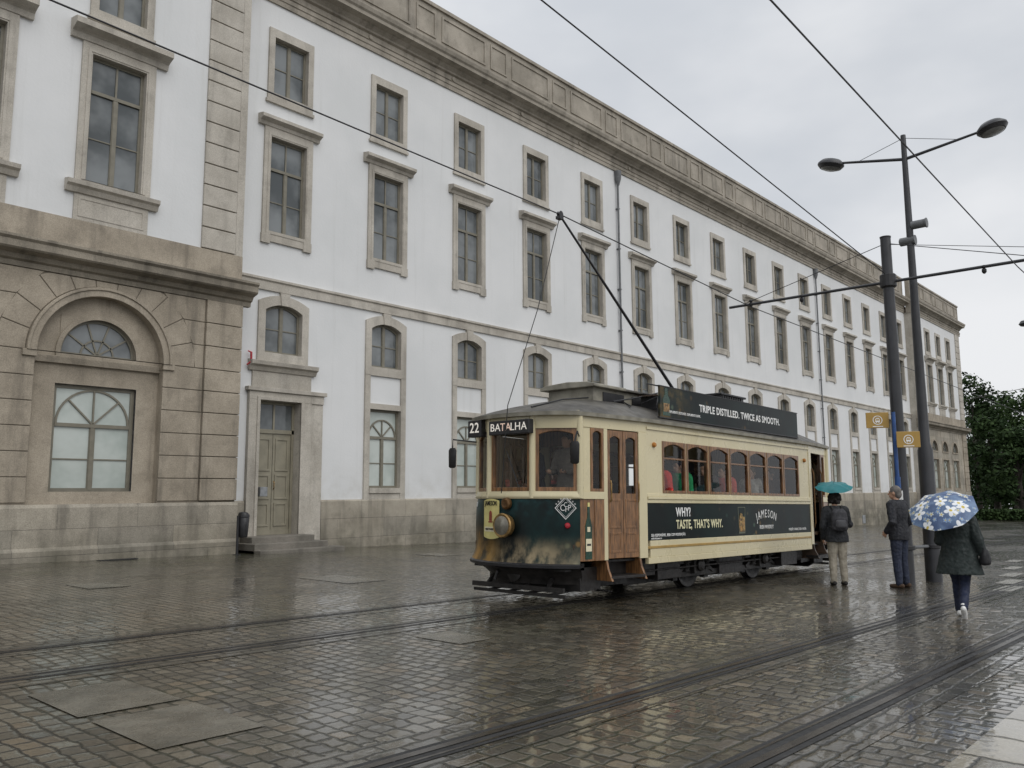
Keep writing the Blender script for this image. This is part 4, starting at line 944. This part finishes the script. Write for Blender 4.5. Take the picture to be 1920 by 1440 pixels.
m.box(CX-RA-.3, CX-RA+.02, DP-.09, DP+.2, 4.70, 4.86); m.box(CX+RA-.02, CX+RA+.3, DP-.09, DP+.2, 4.70, 4.86); m.box(CX-RA, CX+RA, DP+.14, DP+.26, 4.62, 4.80)
bb(m, 'rustication', M['rust'], bevel=.012)
m = MB(); m.prismx([(DP+.1, -2.2), (DP-.22, -2.2), (DP-.22, .12), (DP-.17, .18), (DP-.14, .2), (DP-.14, 1.12), (DP-.10, 1.2), (DP+.1, 1.2)], -9, 12.28)
bb(m, 'plinth', M['ashlar'])
hs = []; hs2 = []
for X in RB:
    hs += [(X-.625, X+.625, 13.94, 15.80), (X-.70, X+.70, 9.30, 12.69)]; hs2 += [(X-.94, X+.94, 4.9, 5.85), (X-.99, X+.99, 1.5, 4.14)]
bb(MB().holes(RX0, RX1, 7.5, 17, hs, DP), 'wall', M['plaster'], recalc=False)
bb(MB().holes(RX0, RX1, -2.5, 7.5, hs2, DP), 'wall', M['ashlar'], recalc=False)
for X in RB:
    putwin('attic', X, DP); putwin('grand', X, DP); putwin('lunette', X, DP); putwin('archrect', X, DP)
for a, b in ((RX0+.02, RX0+1.5), (RX1-1.5, RX1)):
    quoin(a, b, DP, 8.25, 16.94, .62); quoin(a, b, DP, 1.2, 6.8, .62, .09, mt='rust')
bb(MB().box(RX0, RX0+.03, DP, D+.1, -2, 17), 'wall_return', M['stone'])
band(RX0-.2, RX1+.4)
bb(MB().box(RX0-.1, RX1+.1, DP-.14, DP+.05, -2.5, 1.2), 'plinth', M['ashlar'])
ds = MB(); DX = 13.95
ds.box(12.88, 13.25, D-.14, D+.45, -.6, 4.2); ds.box(14.66, 15.06, D-.14, D+.45, -.6, 4.2); ds.box(15.06, 15.50, D-.10, D+.1, -.6, 4.2)
ds.box(12.88, 15.50, D-.14, D+.45, 4.2, 4.46); ds.box(12.80, 15.58, D-.20, D+.1, 4.46, 4.58); ds.ring(outline(1.62, -.3, 4.3, cx=DX), outline(1.42, -.3, 4.2, cx=DX), D-.17, D-.1)
bb(ds, 'door_surround', M['stone'], bevel=.01)
d = MB(); d.box(13.25, 14.66, D+.24, D+.30, .20, .35); d.box(13.25, 14.66, D+.22, D+.32, 3.24, 3.36); d.box(13.25, 13.33, D+.22, D+.32, .2, 4.2); d.box(14.58, 14.66, D+.22, D+.32, .2, 4.2); d.box(13.33, 14.58, D+.22, D+.32, 4.12, 4.2); d.box(13.925, 13.985, D+.24, D+.3, 3.36, 4.12)
do = bb(d, 'door', M['doorp'])
for a, b in ((13.335, 13.945), (13.96, 14.575)):
    q = MB(); q.box(a, b, D+.26, D+.31, .3, 3.24)
    for z0, z1 in ((.45, 1.15), (1.25, 2.0), (2.1, 3.1)): q.ring(outline(b-a-.16, z0, z1, cx=(a+b)/2), outline(b-a-.28, z0+.06, z1-.06, cx=(a+b)/2), D+.235, D+.262)
    q.build('door_leaf', M['doorp'], do, bevel=.006)
MB().box(13.33, 14.58, D+.27, D+.28, 3.36, 4.12).build('pane', M['pane'], do)
MB().tube([(13.99, D+.22, 1.55), (13.99, D+.18, 1.6), (13.99, D+.18, 1.75), (13.99, D+.22, 1.8)], .015, 8).build('handle', M['brass'], do)
m = MB(); m.prismx([(0.02+D, 5.08), (D-.1, 5.08), (D-.16, 5.2), (D-.25, 5.25), (D-.27, 5.36), (D+.02, 5.42)], 12.86, 15.2); m.box(13.0, 15.06, D-.06, D+.02, 4.58, 5.08); bb(m, 'door_cornice', M['stone'])
m = MB(); m.box(12.75, 14.85, D-.75, D+.3, -.6, .20); m.box(12.6, 15.05, D-1.15, D+.3, -.6, .03); m.box(12.6, 15.45, D-1.45, D+.3, -.6, -.14)
bb(m, 'step', stone('granite_step', (.13, .12, .10), (.22, .20, .17), stain=.5), bevel=.02)
for xx in (14.02+4.066*4.5, 14.02+4.066*10.5):
    m = MB(); m.tube([(xx, D-.12, -.8), (xx, D-.12, 16.3)], .05, 10); m.lathe([(.06, 16.2), (.15, 16.5), (.17, 16.85), (.17, 16.92)], 12, mat=Matrix.Translation((xx, D-.14, 0)))
    for z in range(1, 16, 2): m.box(xx-.07, xx+.07, D-.175, D, z, z+.05)
    bb(m, 'downpipe', M['pipe'], smooth=True)
q = onY(462, 672, D); m = MB(); m.tube([(q.x-.02, D-.1, q.z+.22), (q.x+.07, D-.14, q.z+.18), (q.x+.08, D-.14, q.z-.1), (q.x-.04, D-.1, q.z-.2)], [.02, .035, .035, .02], 8); bb(m, 'alarm', pm('red_enamel', (.42, .03, .04), .35))
q = onY(489, 922, D); bb(MB().box(q.x-.12, q.x+.12, D-.17, D-.02, q.z-.14, q.z+.14), 'intercom_plate', M['grey'], bevel=.01)
q = onY(1597, 975, D)
for xx in (q.x-2.2, q.x+2.2): bb(MB().box(xx-.3, xx+.3, D-.12, D-.0, q.z-.3, q.z+.3), 'vent_grille', M['grey'])
bx_ = onY(446, 985, 20.75).x
LBn = thing('litter_bin', 'dark litter bin raised on a post beside the palace door steps', 'litter bin', (bx_, 20.75, gz(bx_)))
MB().tube([(0, 0, 0), (0, 0, 1.05)], .035, 10).tube([(0, 0, 0), (0, 0, .012)], .11, 14).build('post', M['iron'], LBn, smooth=True)
MB().loft([((.16, 0, .46), .10, .12), ((.16, 0, .49), .12, .14), ((.17, 0, .98), .145, .17), ((.17, 0, 1.0), .13, .155)], 16).build('bucket', M['iron'], LBn, smooth=True)
MB().loft([((.17, 0, 1.0), .15, .175), ((.17, 0, 1.06), .15, .175), ((.15, 0, 1.13), .11, .14), ((.14, 0, 1.15), .05, .07)], 16).build('lid', M['iron'], LBn, smooth=True)

# ------------------------------------------------------------------ ground
def cobbles(name, row, colw, seed, dark=1., swap=False, gap=1., gloss=1., warp=1.):
    m, g, p = newmat(name); pos = g.pos()
    wn = g.noise(pos, 1.6, 2, .5, True)
    wp = g.vmath('ADD', pos, g.vmath('MULTIPLY', g.vmath('SUBTRACT', wn, (.5, .5, .5)), (.14*warp, .10*warp, 0)))
    wn2 = g.noise(pos, 11., 2, .5, True)
    wp = g.vmath('ADD', wp, g.vmath('MULTIPLY', g.vmath('SUBTRACT', wn2, (.5, .5, .5)), (.055, .055, 0)))
    x, y, z = g.sep(wp)
    if swap: x, y = y, x
    rx = g.math('DIVIDE', x, row); ri = g.math('FLOOR', rx); fx = g.math('SUBTRACT', rx, ri)
    w1 = g.n('ShaderNodeTexWhiteNoise'); w1.noise_dimensions = '1D'; g.put(w1.inputs['W'], g.math('ADD', ri, seed))
    cy = g.math('ADD', g.math('DIVIDE', y, colw), g.math('MULTIPLY', w1.outputs['Value'], 7.)); ci = g.math('FLOOR', cy); fy = g.math('SUBTRACT', cy, ci)
    w2 = g.n('ShaderNodeTexWhiteNoise'); w2.noise_dimensions = '3D'; g.put(w2.inputs['Vector'], g.comb(ri, ci, seed))
    r1, r2, r3 = g.sep(w2.outputs['Color'])
    ex = g.math('MULTIPLY', g.math('MINIMUM', fx, g.math('SUBTRACT', 1., fx)), row); ey = g.math('MULTIPLY', g.math('MINIMUM', fy, g.math('SUBTRACT', 1., fy)), colw)
    e = g.math('MINIMUM', ex, ey)
    mask = g.mapr(e, .004, .018*gap)
    dome = g.mapr(e, .002, .03)
    big = g.noise(pos, .22, 4, .55); mid = g.noise(pos, .9, 4, .6)
    pud = g.mapr(g.math('ADD', big, g.math('MULTIPLY', mid, .5)), .66, .84)
    k = dark
    c = g.mix(r1, (.032*k, .028*k, .019*k), (.118*k, .104*k, .075*k))
    c = g.mix(g.math('MULTIPLY', g.mapr(r2, .8, .95), .6), c, (.15*k, .112*k, .068*k))
    c = g.mix(1., c, g.mapr(g.noise(pos, 70., 3, .7), .2, .8, .65, 1.3), 'MULTIPLY')
    moss = g.mapr(g.noise(pos, .5, 4, .6), .45, .7)
    joint = g.mix(moss, (.008, .007, .005), (.018, .021, .006))
    c = g.mix(mask, joint, c)
    c = g.mix(g.math('MULTIPLY', g.mapr(mid, .4, .75), .4), c, (.024*k, .022*k, .014*k))
    px_, py_, pz_ = g.sep(pos)
    wallm = g.math('MULTIPLY', g.mapr(py_, 15., 20.5), g.mapr(g.noise(pos, .8, 5, .65), .4, .65, 0., .6))
    c = g.mix(wallm, c, (.042, .052, .016))
    tiltv = g.math('ADD', g.math('MULTIPLY', g.math('SUBTRACT', fx, .5), g.math('SUBTRACT', r2, .5)), g.math('MULTIPLY', g.math('SUBTRACT', fy, .5), g.math('SUBTRACT', r3, .5)))
    calm = g.mapr(pud, 0., 1., 1., .32, False)
    wave = g.math('MULTIPLY', g.noise(pos, .9, 2), .006)
    hgt = g.math('ADD', g.math('MULTIPLY', mask, .011), g.math('MULTIPLY', g.math('MULTIPLY', tiltv, mask), .016))
    hgt = g.math('ADD', hgt, g.math('MULTIPLY', g.noise(pos, 26., 3, .6), .006))
    hgt = g.math('ADD', g.math('MULTIPLY', hgt, calm), wave)
    # the film of rain water on top is smoother than the stone below it
    film = g.math('ADD', g.math('MULTIPLY', dome, .0036), g.math('MULTIPLY', g.math('MULTIPLY', tiltv, mask), .011))
    film = g.math('ADD', film, g.math('MULTIPLY', g.noise(pos, 18., 2, .5), .0018))
    film = g.math('ADD', g.math('MULTIPLY', film, calm), wave)
    g.put(p.inputs['Base Color'], c)
    ro = g.math('ADD', g.math('MULTIPLY', r3, .15), g.math('MULTIPLY', g.noise(pos, 9., 3), .3))
    g.put(p.inputs['Roughness'], g.math('ADD', ro, .12)); p.inputs['Specular IOR Level'].default_value = .4
    g.put(p.inputs['Normal'], g.bump(hgt, .9, 1.))
    g.put(p.inputs['Coat Weight'], g.math('MULTIPLY', g.mapr(mask, 0., 1., .2, 1.), g.mapr(g.math('ADD', pud, g.math('MULTIPLY', g.math('SUBTRACT', r1, .5), .5)), 0., 1., .62, 1.)))
    g.put(p.inputs['Coat Roughness'], g.math('MULTIPLY', g.mapr(g.noise(pos, 5., 4, .6), .35, .7, .02, .14), g.mapr(pud, 0., 1., 1.*gloss, .3*gloss)))
    p.inputs['Coat IOR'].default_value = 1.45
    g.put(p.inputs['Coat Normal'], g.bump(film, .9, 1.))
    return m
gm = cobbles('wet_cobbles', .14, .165, 3.)
def gsheet(name, poly, lift, mt, kind='structure', label=None):
    o = MB().add([(x, y, gz(x)+lift) for x, y in poly], [tuple(range(len(poly)))]).build(name, mt, recalc=False)
    return tag(o, label, None, None, kind)
gsheet('ground', [(-60, -120), (700, -120), (700, 260), (-60, 260)], 0, gm)
def trk(c0, sl, half): return lambda x, off: c0+sl*(x-3)+off
near = trk(3.0, -.02, .74); far = trk(8.33, 0., .735)
bedm = cobbles('track_setts', .13, .28, 11., .62, swap=True, warp=.15, gap=1.1)
def track(fn, label):
    x0, x1 = -3., 160.; o = thing('tram_track', label, 'tram track', (8, fn(8, 0), gz(8)))
    inv = -Vector(o.location)
    for sg in (-1, 1):
        off = sg*.735; b = MB(); gr = MB(); bd = MB()
        def strip(mb, a, c, lift):
            mb.add([(x0, fn(x0, a), gz(x0)+lift), (x1, fn(x1, a), gz(x1)+lift), (x1, fn(x1, c), gz(x1)+lift), (x0, fn(x0, c), gz(x0)+lift)], [(0, 1, 2, 3)])
        strip(bd, off-.34, off+.34, .003)
        strip(b, off-sg*.025, off+sg*.035, .010)
        strip(gr, off-sg*.025, off-sg*.085, .006)
        strip(gr, off+sg*.035, off+sg*.085, .006)
        strip(b, off-sg*.085, off-sg*.105, .009)
        strip(gr, off-sg*.105, off-sg*.14, .006)
        r = b.build('rail', M['steel'], o, loc=inv, recalc=False)
        gr.build('groove', M['black'], r, recalc=False); bd.build('rail_bed', bedm, o, loc=inv, recalc=False)
    return o
track(far, 'tram track under the vintage tram nearest the palace'); track(near, 'tram track in the foreground on the camera side of the masts')
def slabmat(nm, k=1.):
    m, g, p = newmat(nm); pos = g.pos()
    c = g.mix(g.mapr(g.noise(pos, 1.7, 6, .7), .3, .7), (.06*k, .055*k, .043*k), (.14*k, .128*k, .102*k))
    c = g.mix(1., c, g.mapr(g.noise(pos, 90., 3, .8), .25, .75, .6, 1.4), 'MULTIPLY')
    g.put(p.inputs['Base Color'], c); g.put(p.inputs['Roughness'], g.mapr(g.noise(pos, 5., 4), .3, .7, .12, .4))
    g.put(p.inputs['Normal'], g.bump(g.math('ADD', g.math('MULTIPLY', g.noise(pos, 40., 4), .006), g.math('MULTIPLY', g.noise(pos, 2., 2), .015)), .8, 1.)); return m
slabm = slabmat('granite_slab', 1.15)
wetm = cobbles('wet_flagstones', .55, .8, 5., 2.2, warp=.2)
def slab(px, py, lx, ly, rz=0.):
    q = onG(px, py); c, s_ = cos(rz), sin(rz)
    gsheet('flagstone', [(q.x+c*a-s_*b, q.y+s_*a+c*b) for a, b in ((-lx/2, -ly/2), (lx/2, -ly/2), (lx/2, ly/2), (-lx/2, ly/2))], .006, slabm)
slab(195, 1308, .72, .95); slab(333, 1358, .72, .92)
for px, py, a, b in ((640, 1086, .9, 1.6), (183, 1098, .7, 1.0), (850, 1196, .5, .7), (820, 1040, .8, 1.2)):
    slab(px, py, a, b)
gsheet('pavement', [(-3, -6), (60, -6), (60, 1.25), (-3, 1.45)], .005, wetm)
markm = pm('worn_pale_stone', (.24, .23, .20), .25, var=.3)
for i in range(5):
    q = onG(1893-i*4, 1052+i*13)
    gsheet('painted_marking', [(q.x-.5, q.y-.25), (q.x+.7, q.y-.25), (q.x+.7, q.y+.05), (q.x-.5, q.y+.05)], .007, markm)
q = onG(186, 1046); q.y = 20.9; q.z = gz(q.x); o = MB().box(-.45, .45, -.12, .12, 0, .02).build('drain_grate', M['iron'], loc=q); tag(o, 'dark slot drain in the ground at the foot of the left stone pavilion', 'drain')

# ------------------------------------------------------------------ masts, lamps, wires
gp = onG(1703, 1095)
MA = thing('catenary_mast', 'thick black mast with a long cross arm carrying the tram wires', 'mast', gp)
MX = gp.x; topz = onX(1660, 447, MX).z-gp.z
MB().tube([(0, 0, -.1), (0, 0, topz)], [.125, .095], 18).build('pole', M['polep'], MA, smooth=True)
MB().lathe([(.1, topz), (.105, topz+.03), (0, topz+.06)], 16).build('cap', M['iron'], MA, smooth=True)
al = onX(1368, 577, MX)-gp; ar = Vector((0, 2.2-gp.y, al.z))
ar.z = onX(1920, 488, MX).z-gp.z
MB().tube([al, (0, 0, (al.z+ar.z)/2), ar], .03, 8).build('cross_arm', M['polep'], MA, smooth=True)
MB().tube([(0, 0, topz-.1), al+Vector((0, -.35, .03))], .008, 5).build('stay', M['iron'], MA); MB().tube([(0, 0, topz-.1), ar+Vector((0, .3, .03))], .008, 5).build('stay', M['iron'], MA)
m = MB(); m.lathe([(.13, al.z-.12), (.15, al.z-.1), (.15, al.z+.12), (.13, al.z+.14)], 14); m.build('clamp', M['iron'], MA)
ins_pts = []
for px, py in ((1408, 567), (1503, 558), (1845, 503)):
    q = onX(px, py, MX)-gp
    MB().lathe([(.015, .06), (.04, .05), (.04, .02), (.02, 0), (.04, -.02), (.04, -.07), (.015, -.1)], 10, mat=Matrix.Translation(q)).build('insulator', M['iron'], MA, smooth=True)
    ins_pts.append(q+gp)
gl_ = onG(1752, 1090)
LP = thing('street_lamp', 'tall double armed street lamp with two saucer shaped lamp heads behind the mast', 'street lamp', gl_)
LX = gl_.x; lt = onX(1700, 252, LX).z-gl_.z
MB().tube([(0, 0, -.1), (0, 0, 2.5), (0, 0, 2.65), (0, 0, 4.5), (0, 0, lt)], [.15, .14, .10, .085, .05], 16).build('pole', M['polep'], LP, smooth=True)
lgl = pm('lamp_glass', (.22, .23, .24), .2)
for px, py in ((1558, 309), (1860, 240)):
    e = onX(px, py, LX)-gl_; zz = onX(1703, 297, LX).z-gl_.z
    sg = 1 if e.y > 0 else -1
    MB().tube([(0, 0, zz), e+Vector((0, -sg*.12, 0))], [.035, .025], 8).build('arm', M['polep'], LP, smooth=True)
    MB().tube([(0, 0, lt-.06), e.lerp(Vector((0, 0, zz)), .35)], .006, 5).build('stay', M['iron'], LP)
    hd = MB(); hd.lathe([(.08, -.10), (.22, -.085), (.275, -.02), (.27, .02), (.2, .09), (.07, .13), (0, .135)], 22, mat=Matrix.Translation(e) @ Matrix.Rotation(sg*.22, 4, 'X')); ho = hd.build('lamp_head', M['polep'], LP, smooth=True)
    MB().lathe([(.20, -.088), (.14, -.115), (0, -.125)], 20, mat=Matrix.Translation(e) @ Matrix.Rotation(sg*.22, 4, 'X')).build('lens', lgl, ho, smooth=True)
for px, py in ((1724, 420), (1703, 452)):
    e = onX(px, py, LX)-gl_; mt_ = Matrix.Translation(e) @ Matrix.Rotation(pi/2, 4, 'X')
    m = MB().lathe([(.05, -.17), (.085, -.15), (.085, .1), (.1, .12), (.1, .14), (.0, .145)], 14, mat=mt_); m.tube([e, (0, 0, e.z-.02)], .018, 6); m.build('floodlight', M['pipe'], LP, smooth=True)
q = at(1926, 606, 30); LP2 = thing('street_lamp', 'distant street lamp whose head enters at the right edge', 'street lamp', (q.x+.3, q.y-1.4, gz(q.x)))
MB().tube([(0, 0, 0), (0, 0, q.z-gz(q.x)+.3)], [.1, .05], 12).build('pole', M['polep'], LP2, smooth=True)
e = Vector(q)-LP2.location; MB().tube([(0, 0, e.z-.05), e], .025, 8).build('arm', M['polep'], LP2)
MB().lathe([(.08, -.10), (.22, -.085), (.275, -.02), (.2, .09), (0, .135)], 20, mat=Matrix.Translation(e)).build('lamp_head', M['polep'], LP2, smooth=True)
def wire(label, pts, r=.009):
    m = MB(); fine = []
    for a, b in zip(pts[:-1], pts[1:]):
        a = Vector(a); b = Vector(b); n = 8
        for i in range(n): fine.append(a.lerp(b, i/n))
    fine.append(Vector(pts[-1]))
    m.tube(fine, r, 6); return tag(m.build('overhead_wire', M['iron']), label, 'wire')
ya = TY-.1
w0 = onY(95, 0, ya); w1 = onY(1050, 402, ya); w2 = ins_pts[0]+Vector((0, 0, -.1)); dv = (w0-w1)
wire('contact wire above the vintage tram touched by its trolley pole', [w0+dv*.6, w0, w1, w2, Vector((60, w2.y, w2.z-.7)), Vector((110, w2.y, w2.z-1.5))], .010)
n1b = onX(1908, 500, MX)
wire('overhead wire crossing the sky behind the street lamp top', [onX(1445, 0, 6.6)+Vector((-4, .55, .3)), onX(1445, 0, 6.6), n1b, Vector((60, n1b.y-.6, n1b.z-.8))], .010)
f1 = Vector((MX, gp.y, onX(1661, 518, MX).z)); f0 = at(1015, 0, 9.4)
wire('feeder wire slanting across the sky from the top to the black mast', [f0+(f0-f1)*.5, f0, f1], .010)
wire('thin span wire running right from the top of the black mast', [Vector((MX, gp.y, onX(1662, 458, MX).z)), onX(2100, 466, MX-1)], .006)
wire('thin low wire crossing the trees at the right edge', [Vector((92.2, 21.3, onX(1790, 752, 92.2).z)), onX(2000, 712, 60.)], .02)
pp = onX(1683, 900, 16.05); pz = gz(16.05); SP = thing('tram_stop_sign', 'blue tram stop post with two mustard yellow sign plates', 'sign', (16.05, pp.y, pz))
blue = pm('blue_paint', (.02, .07, .22), .4); must = pm('mustard_plate', (.38, .235, .055), .4, var=.06)
MB().tube([(0, 0, 0), (0, 0, onX(1683, 772, 16.05).z-pz)], .035, 12).build('post', blue, SP, smooth=True)
rzs = atan2(ray(1680, 800).y, ray(1680, 800).x)-pi/2+.25
for px, py, q in ((1645, 788, -1), (1703, 824, 1)):
    c = onX(px, py, 16.0)-Vector((16.05, pp.y, pz))
    pl_ = MB().box(-.20, .20, -.012, .012, -.145, .145).build('sign_plate', must, SP, loc=c, rz=rzs, bevel=.006)
    k = MB(); k.ring([(.085*cos(2*pi*i/24), .085*sin(2*pi*i/24)) for i in range(24)], [(.072*cos(2*pi*i/24), .072*sin(2*pi*i/24)) for i in range(24)], -.017, -.012)
    k.box(-.04, .04, -.017, -.012, -.035, .025); k.box(-.03, -.012, -.017, -.012, -.052, -.038); k.box(.012, .03, -.017, -.012, -.052, -.038); k.box(-.025, .025, -.017, -.012, .03, .042); k.box(-.09, .09, -.017, -.012, -.125, -.110); k.build('pictogram', M['white'], pl_)
    k = MB(); k.box(-.03, .03, -.019, -.017, -.005, .018); k.build('pictogram_window', must, pl_)
MB().tube([(0, 0, 1.25), (0, 0, 1.95)], .052, 12).build('timetable_sleeve', blue, SP, smooth=True)
MB().box(-.06, .06, -.06, -.05, 1.3, 1.7).build('timetable', M['white'], SP, rz=rzs)
# rail clamped between the mast and the lamp post
ra = Vector((gp.x, gp.y, gp.z+.66)); rbp = Vector((gl_.x, gl_.y, gl_.z+.66)); mid_ = (ra+rbp)/2
LR = thing('leaning_rail', 'low grey leaning rail between the mast and the street lamp', 'rail', mid_)
dd = (rbp-ra).normalized()
MB().tube([ra-mid_-dd*.05, rbp-mid_+dd*.05], .03, 10).build('bar', M['pipe'], LR, smooth=True)
for e in (ra, rbp): MB().lathe([(.155, -.04), (.165, -.03), (.165, .03), (.155, .04)], 16, mat=Matrix.Translation(e-mid_)).build('clamp', M['iron'], LR, smooth=True)

# ------------------------------------------------------------------ trees and hedge
def leafmat(n, a, b):
    m, g, p = newmat(n); pos = g.pos(); f = g.mapr(g.noise(pos, .55, 4), .3, .7); f2 = g.noise(pos, 6., 2)
    g.put(p.inputs['Base Color'], g.mix(f2, g.mix(f, a, b), tuple(c*.55 for c in a))); p.inputs['Roughness'].default_value = .8; p.inputs['Specular IOR Level'].default_value = .2; return m
lm = [leafmat('leaves_dark', (.022, .045, .014), (.055, .095, .026)), leafmat('leaves_mid', (.03, .06, .016), (.07, .115, .032))]
bark = pm('bark', (.04, .032, .025), .9, var=.3)
def tree(label, x, y, ht, rad, mi, base=.25, nl=4400):
    z0 = gz(x); o = thing('tree', label, 'tree', (x, y, z0), group=None); t = MB()
    t.tube([(0, 0, -.3), (.1, 0, ht*.25), (0, .1, ht*.5), (.1, 0, ht*.8)], [.35, .27, .2, .06], 9)
    cl = []
    for i in range(32):
        a = random.uniform(0, 2*pi); e = random.random()**.6; zz = random.uniform(base, .95); pr = rad*(1-abs(zz-.5)**1.7*2.0)
        c = Vector((cos(a)*e*max(.3, pr), sin(a)*e*max(.3, pr), zz*ht)); cl.append((c, rad*random.uniform(.2, .38)))
        if i % 3 == 0: t.tube([(0, 0, ht*max(.2, zz-.3)), c*.6+Vector((0, 0, c.z*.35)), c], [.12, .07, .02], 6)
    t.build('trunk', bark, o, smooth=True)
    m = MB()
    for i in range(nl):
        c, r = random.choice(cl); d = Vector((random.gauss(0, 1), random.gauss(0, 1), random.gauss(0, 1))).normalized(); p = c+d*r*random.random()**.4
        u = Vector((random.gauss(0, 1), random.gauss(0, 1), random.gauss(0, .6))).normalized(); v = u.cross(d).normalized() if u.cross(d).length > .1 else Vector((0, 0, 1)); s_ = random.uniform(.14, .34)
        m.add([p-u*s_, p+v*s_*.6, p+u*s_, p-v*s_*.6], [(0, 1, 2, 3)])
    m.build('crown', lm[mi], o, recalc=False)
def pt(px, t): q = at(px, 930, t); return q.x, q.y
for i, (px, t, ht, rad, mi, lab, bs_) in enumerate((
    (1836, 106, 19.2, 4.6, 0, 'tall dark green tree just beyond the far corner of the palace', .2), (1905, 116, 17.6, 6.0, 0, 'broad dark tree at the right edge beyond the stop', .2),
    (1868, 94, 11.5, 4.6, 0, 'lower bushy tree in front of the taller trees at right', .22), (1950, 100, 15.5, 5.5, 1, 'tree at the right edge partly out of frame', .2), (1872, 135, 19.5, 6.5, 1, 'tree behind the others in the gap between crowns', .12), (1915, 88, 9.5, 4.2, 0, 'small dark tree low at the right edge before the taller crowns', .25),
    (1900, 150, 9.0, 9.0, 0, 'wide low dark tree far behind at the right edge', .06), (1838, 150, 9.0, 8.0, 0, 'wide low dark tree far behind beside the palace corner', .06))):
    x, y = pt(px, t); tree(lab, x, y, ht, rad, mi, bs_)
hx = [pt(1822, 84), pt(1990, 84)]
m = MB()
a = Vector((*hx[0], gz(hx[0][0]))); b = Vector((*hx[1], gz(hx[1][0])))
for i in range(3800):
    p = a.lerp(b, random.random())+Vector((random.uniform(-.6, .6), random.uniform(-.5, .5), random.random()**.7*1.1)); u = Vector((random.gauss(0, 1), random.gauss(0, 1), random.gauss(0, 1))).normalized(); v = u.orthogonal().normalized(); s_ = .16
    m.add([p-u*s_, p+v*s_*.7, p+u*s_, p-v*s_*.7], [(0, 1, 2, 3)])
tag(m.build('hedge', lm[0], recalc=False), 'low dark clipped hedge in front of the trees at right', 'hedge')
gsheet('lawn', [(96, 10), (300, -60), (300, 120), (96, 60)], .02, leafmat('grass', (.03, .045, .016), (.045, .065, .024)))

# ------------------------------------------------------------------ light
wd = bpy.data.worlds.new('World'); S.world = wd; wd.use_nodes = True; g = NG(wd.node_tree); bg = wd.node_tree.nodes['Background']
sk = g.n('ShaderNodeTexSky'); sk.sky_type = 'NISHITA'; sk.sun_disc = False; sk.sun_elevation = radians(42); sk.sun_rotation = radians(188); sk.air_density = 1.; sk.dust_density = 4.
tc = g.n('ShaderNodeTexCoord').outputs['Generated']; x, y, z = g.sep(tc)
n1_ = g.noise(g.comb(g.math('MULTIPLY', x, 1.), y, g.math('MULTIPLY', z, 2.2)), 1.9, 5, .5)
cl = g.mix(g.mapr(n1_, .34, .68), (6.2, 6.5, 6.95), (8.7, 8.8, 9.0))
cl = g.mix(1., cl, g.mapr(z, .45, 1., 1., 1.6), 'MULTIPLY')
g.put(bg.inputs['Color'], g.mix(.95, sk.outputs[0], cl)); bg.inputs['Strength'].default_value = .1
sun = bpy.data.lights.new('sun', 'SUN'); sun.energy = 1.1; sun.angle = radians(50); sun.color = (1, .98, .95)
so = bpy.data.objects.new('sun', sun); COL.objects.link(so); so.rotation_euler = Vector((.12, .72, -.68)).to_track_quat('-Z', 'Y').to_euler()
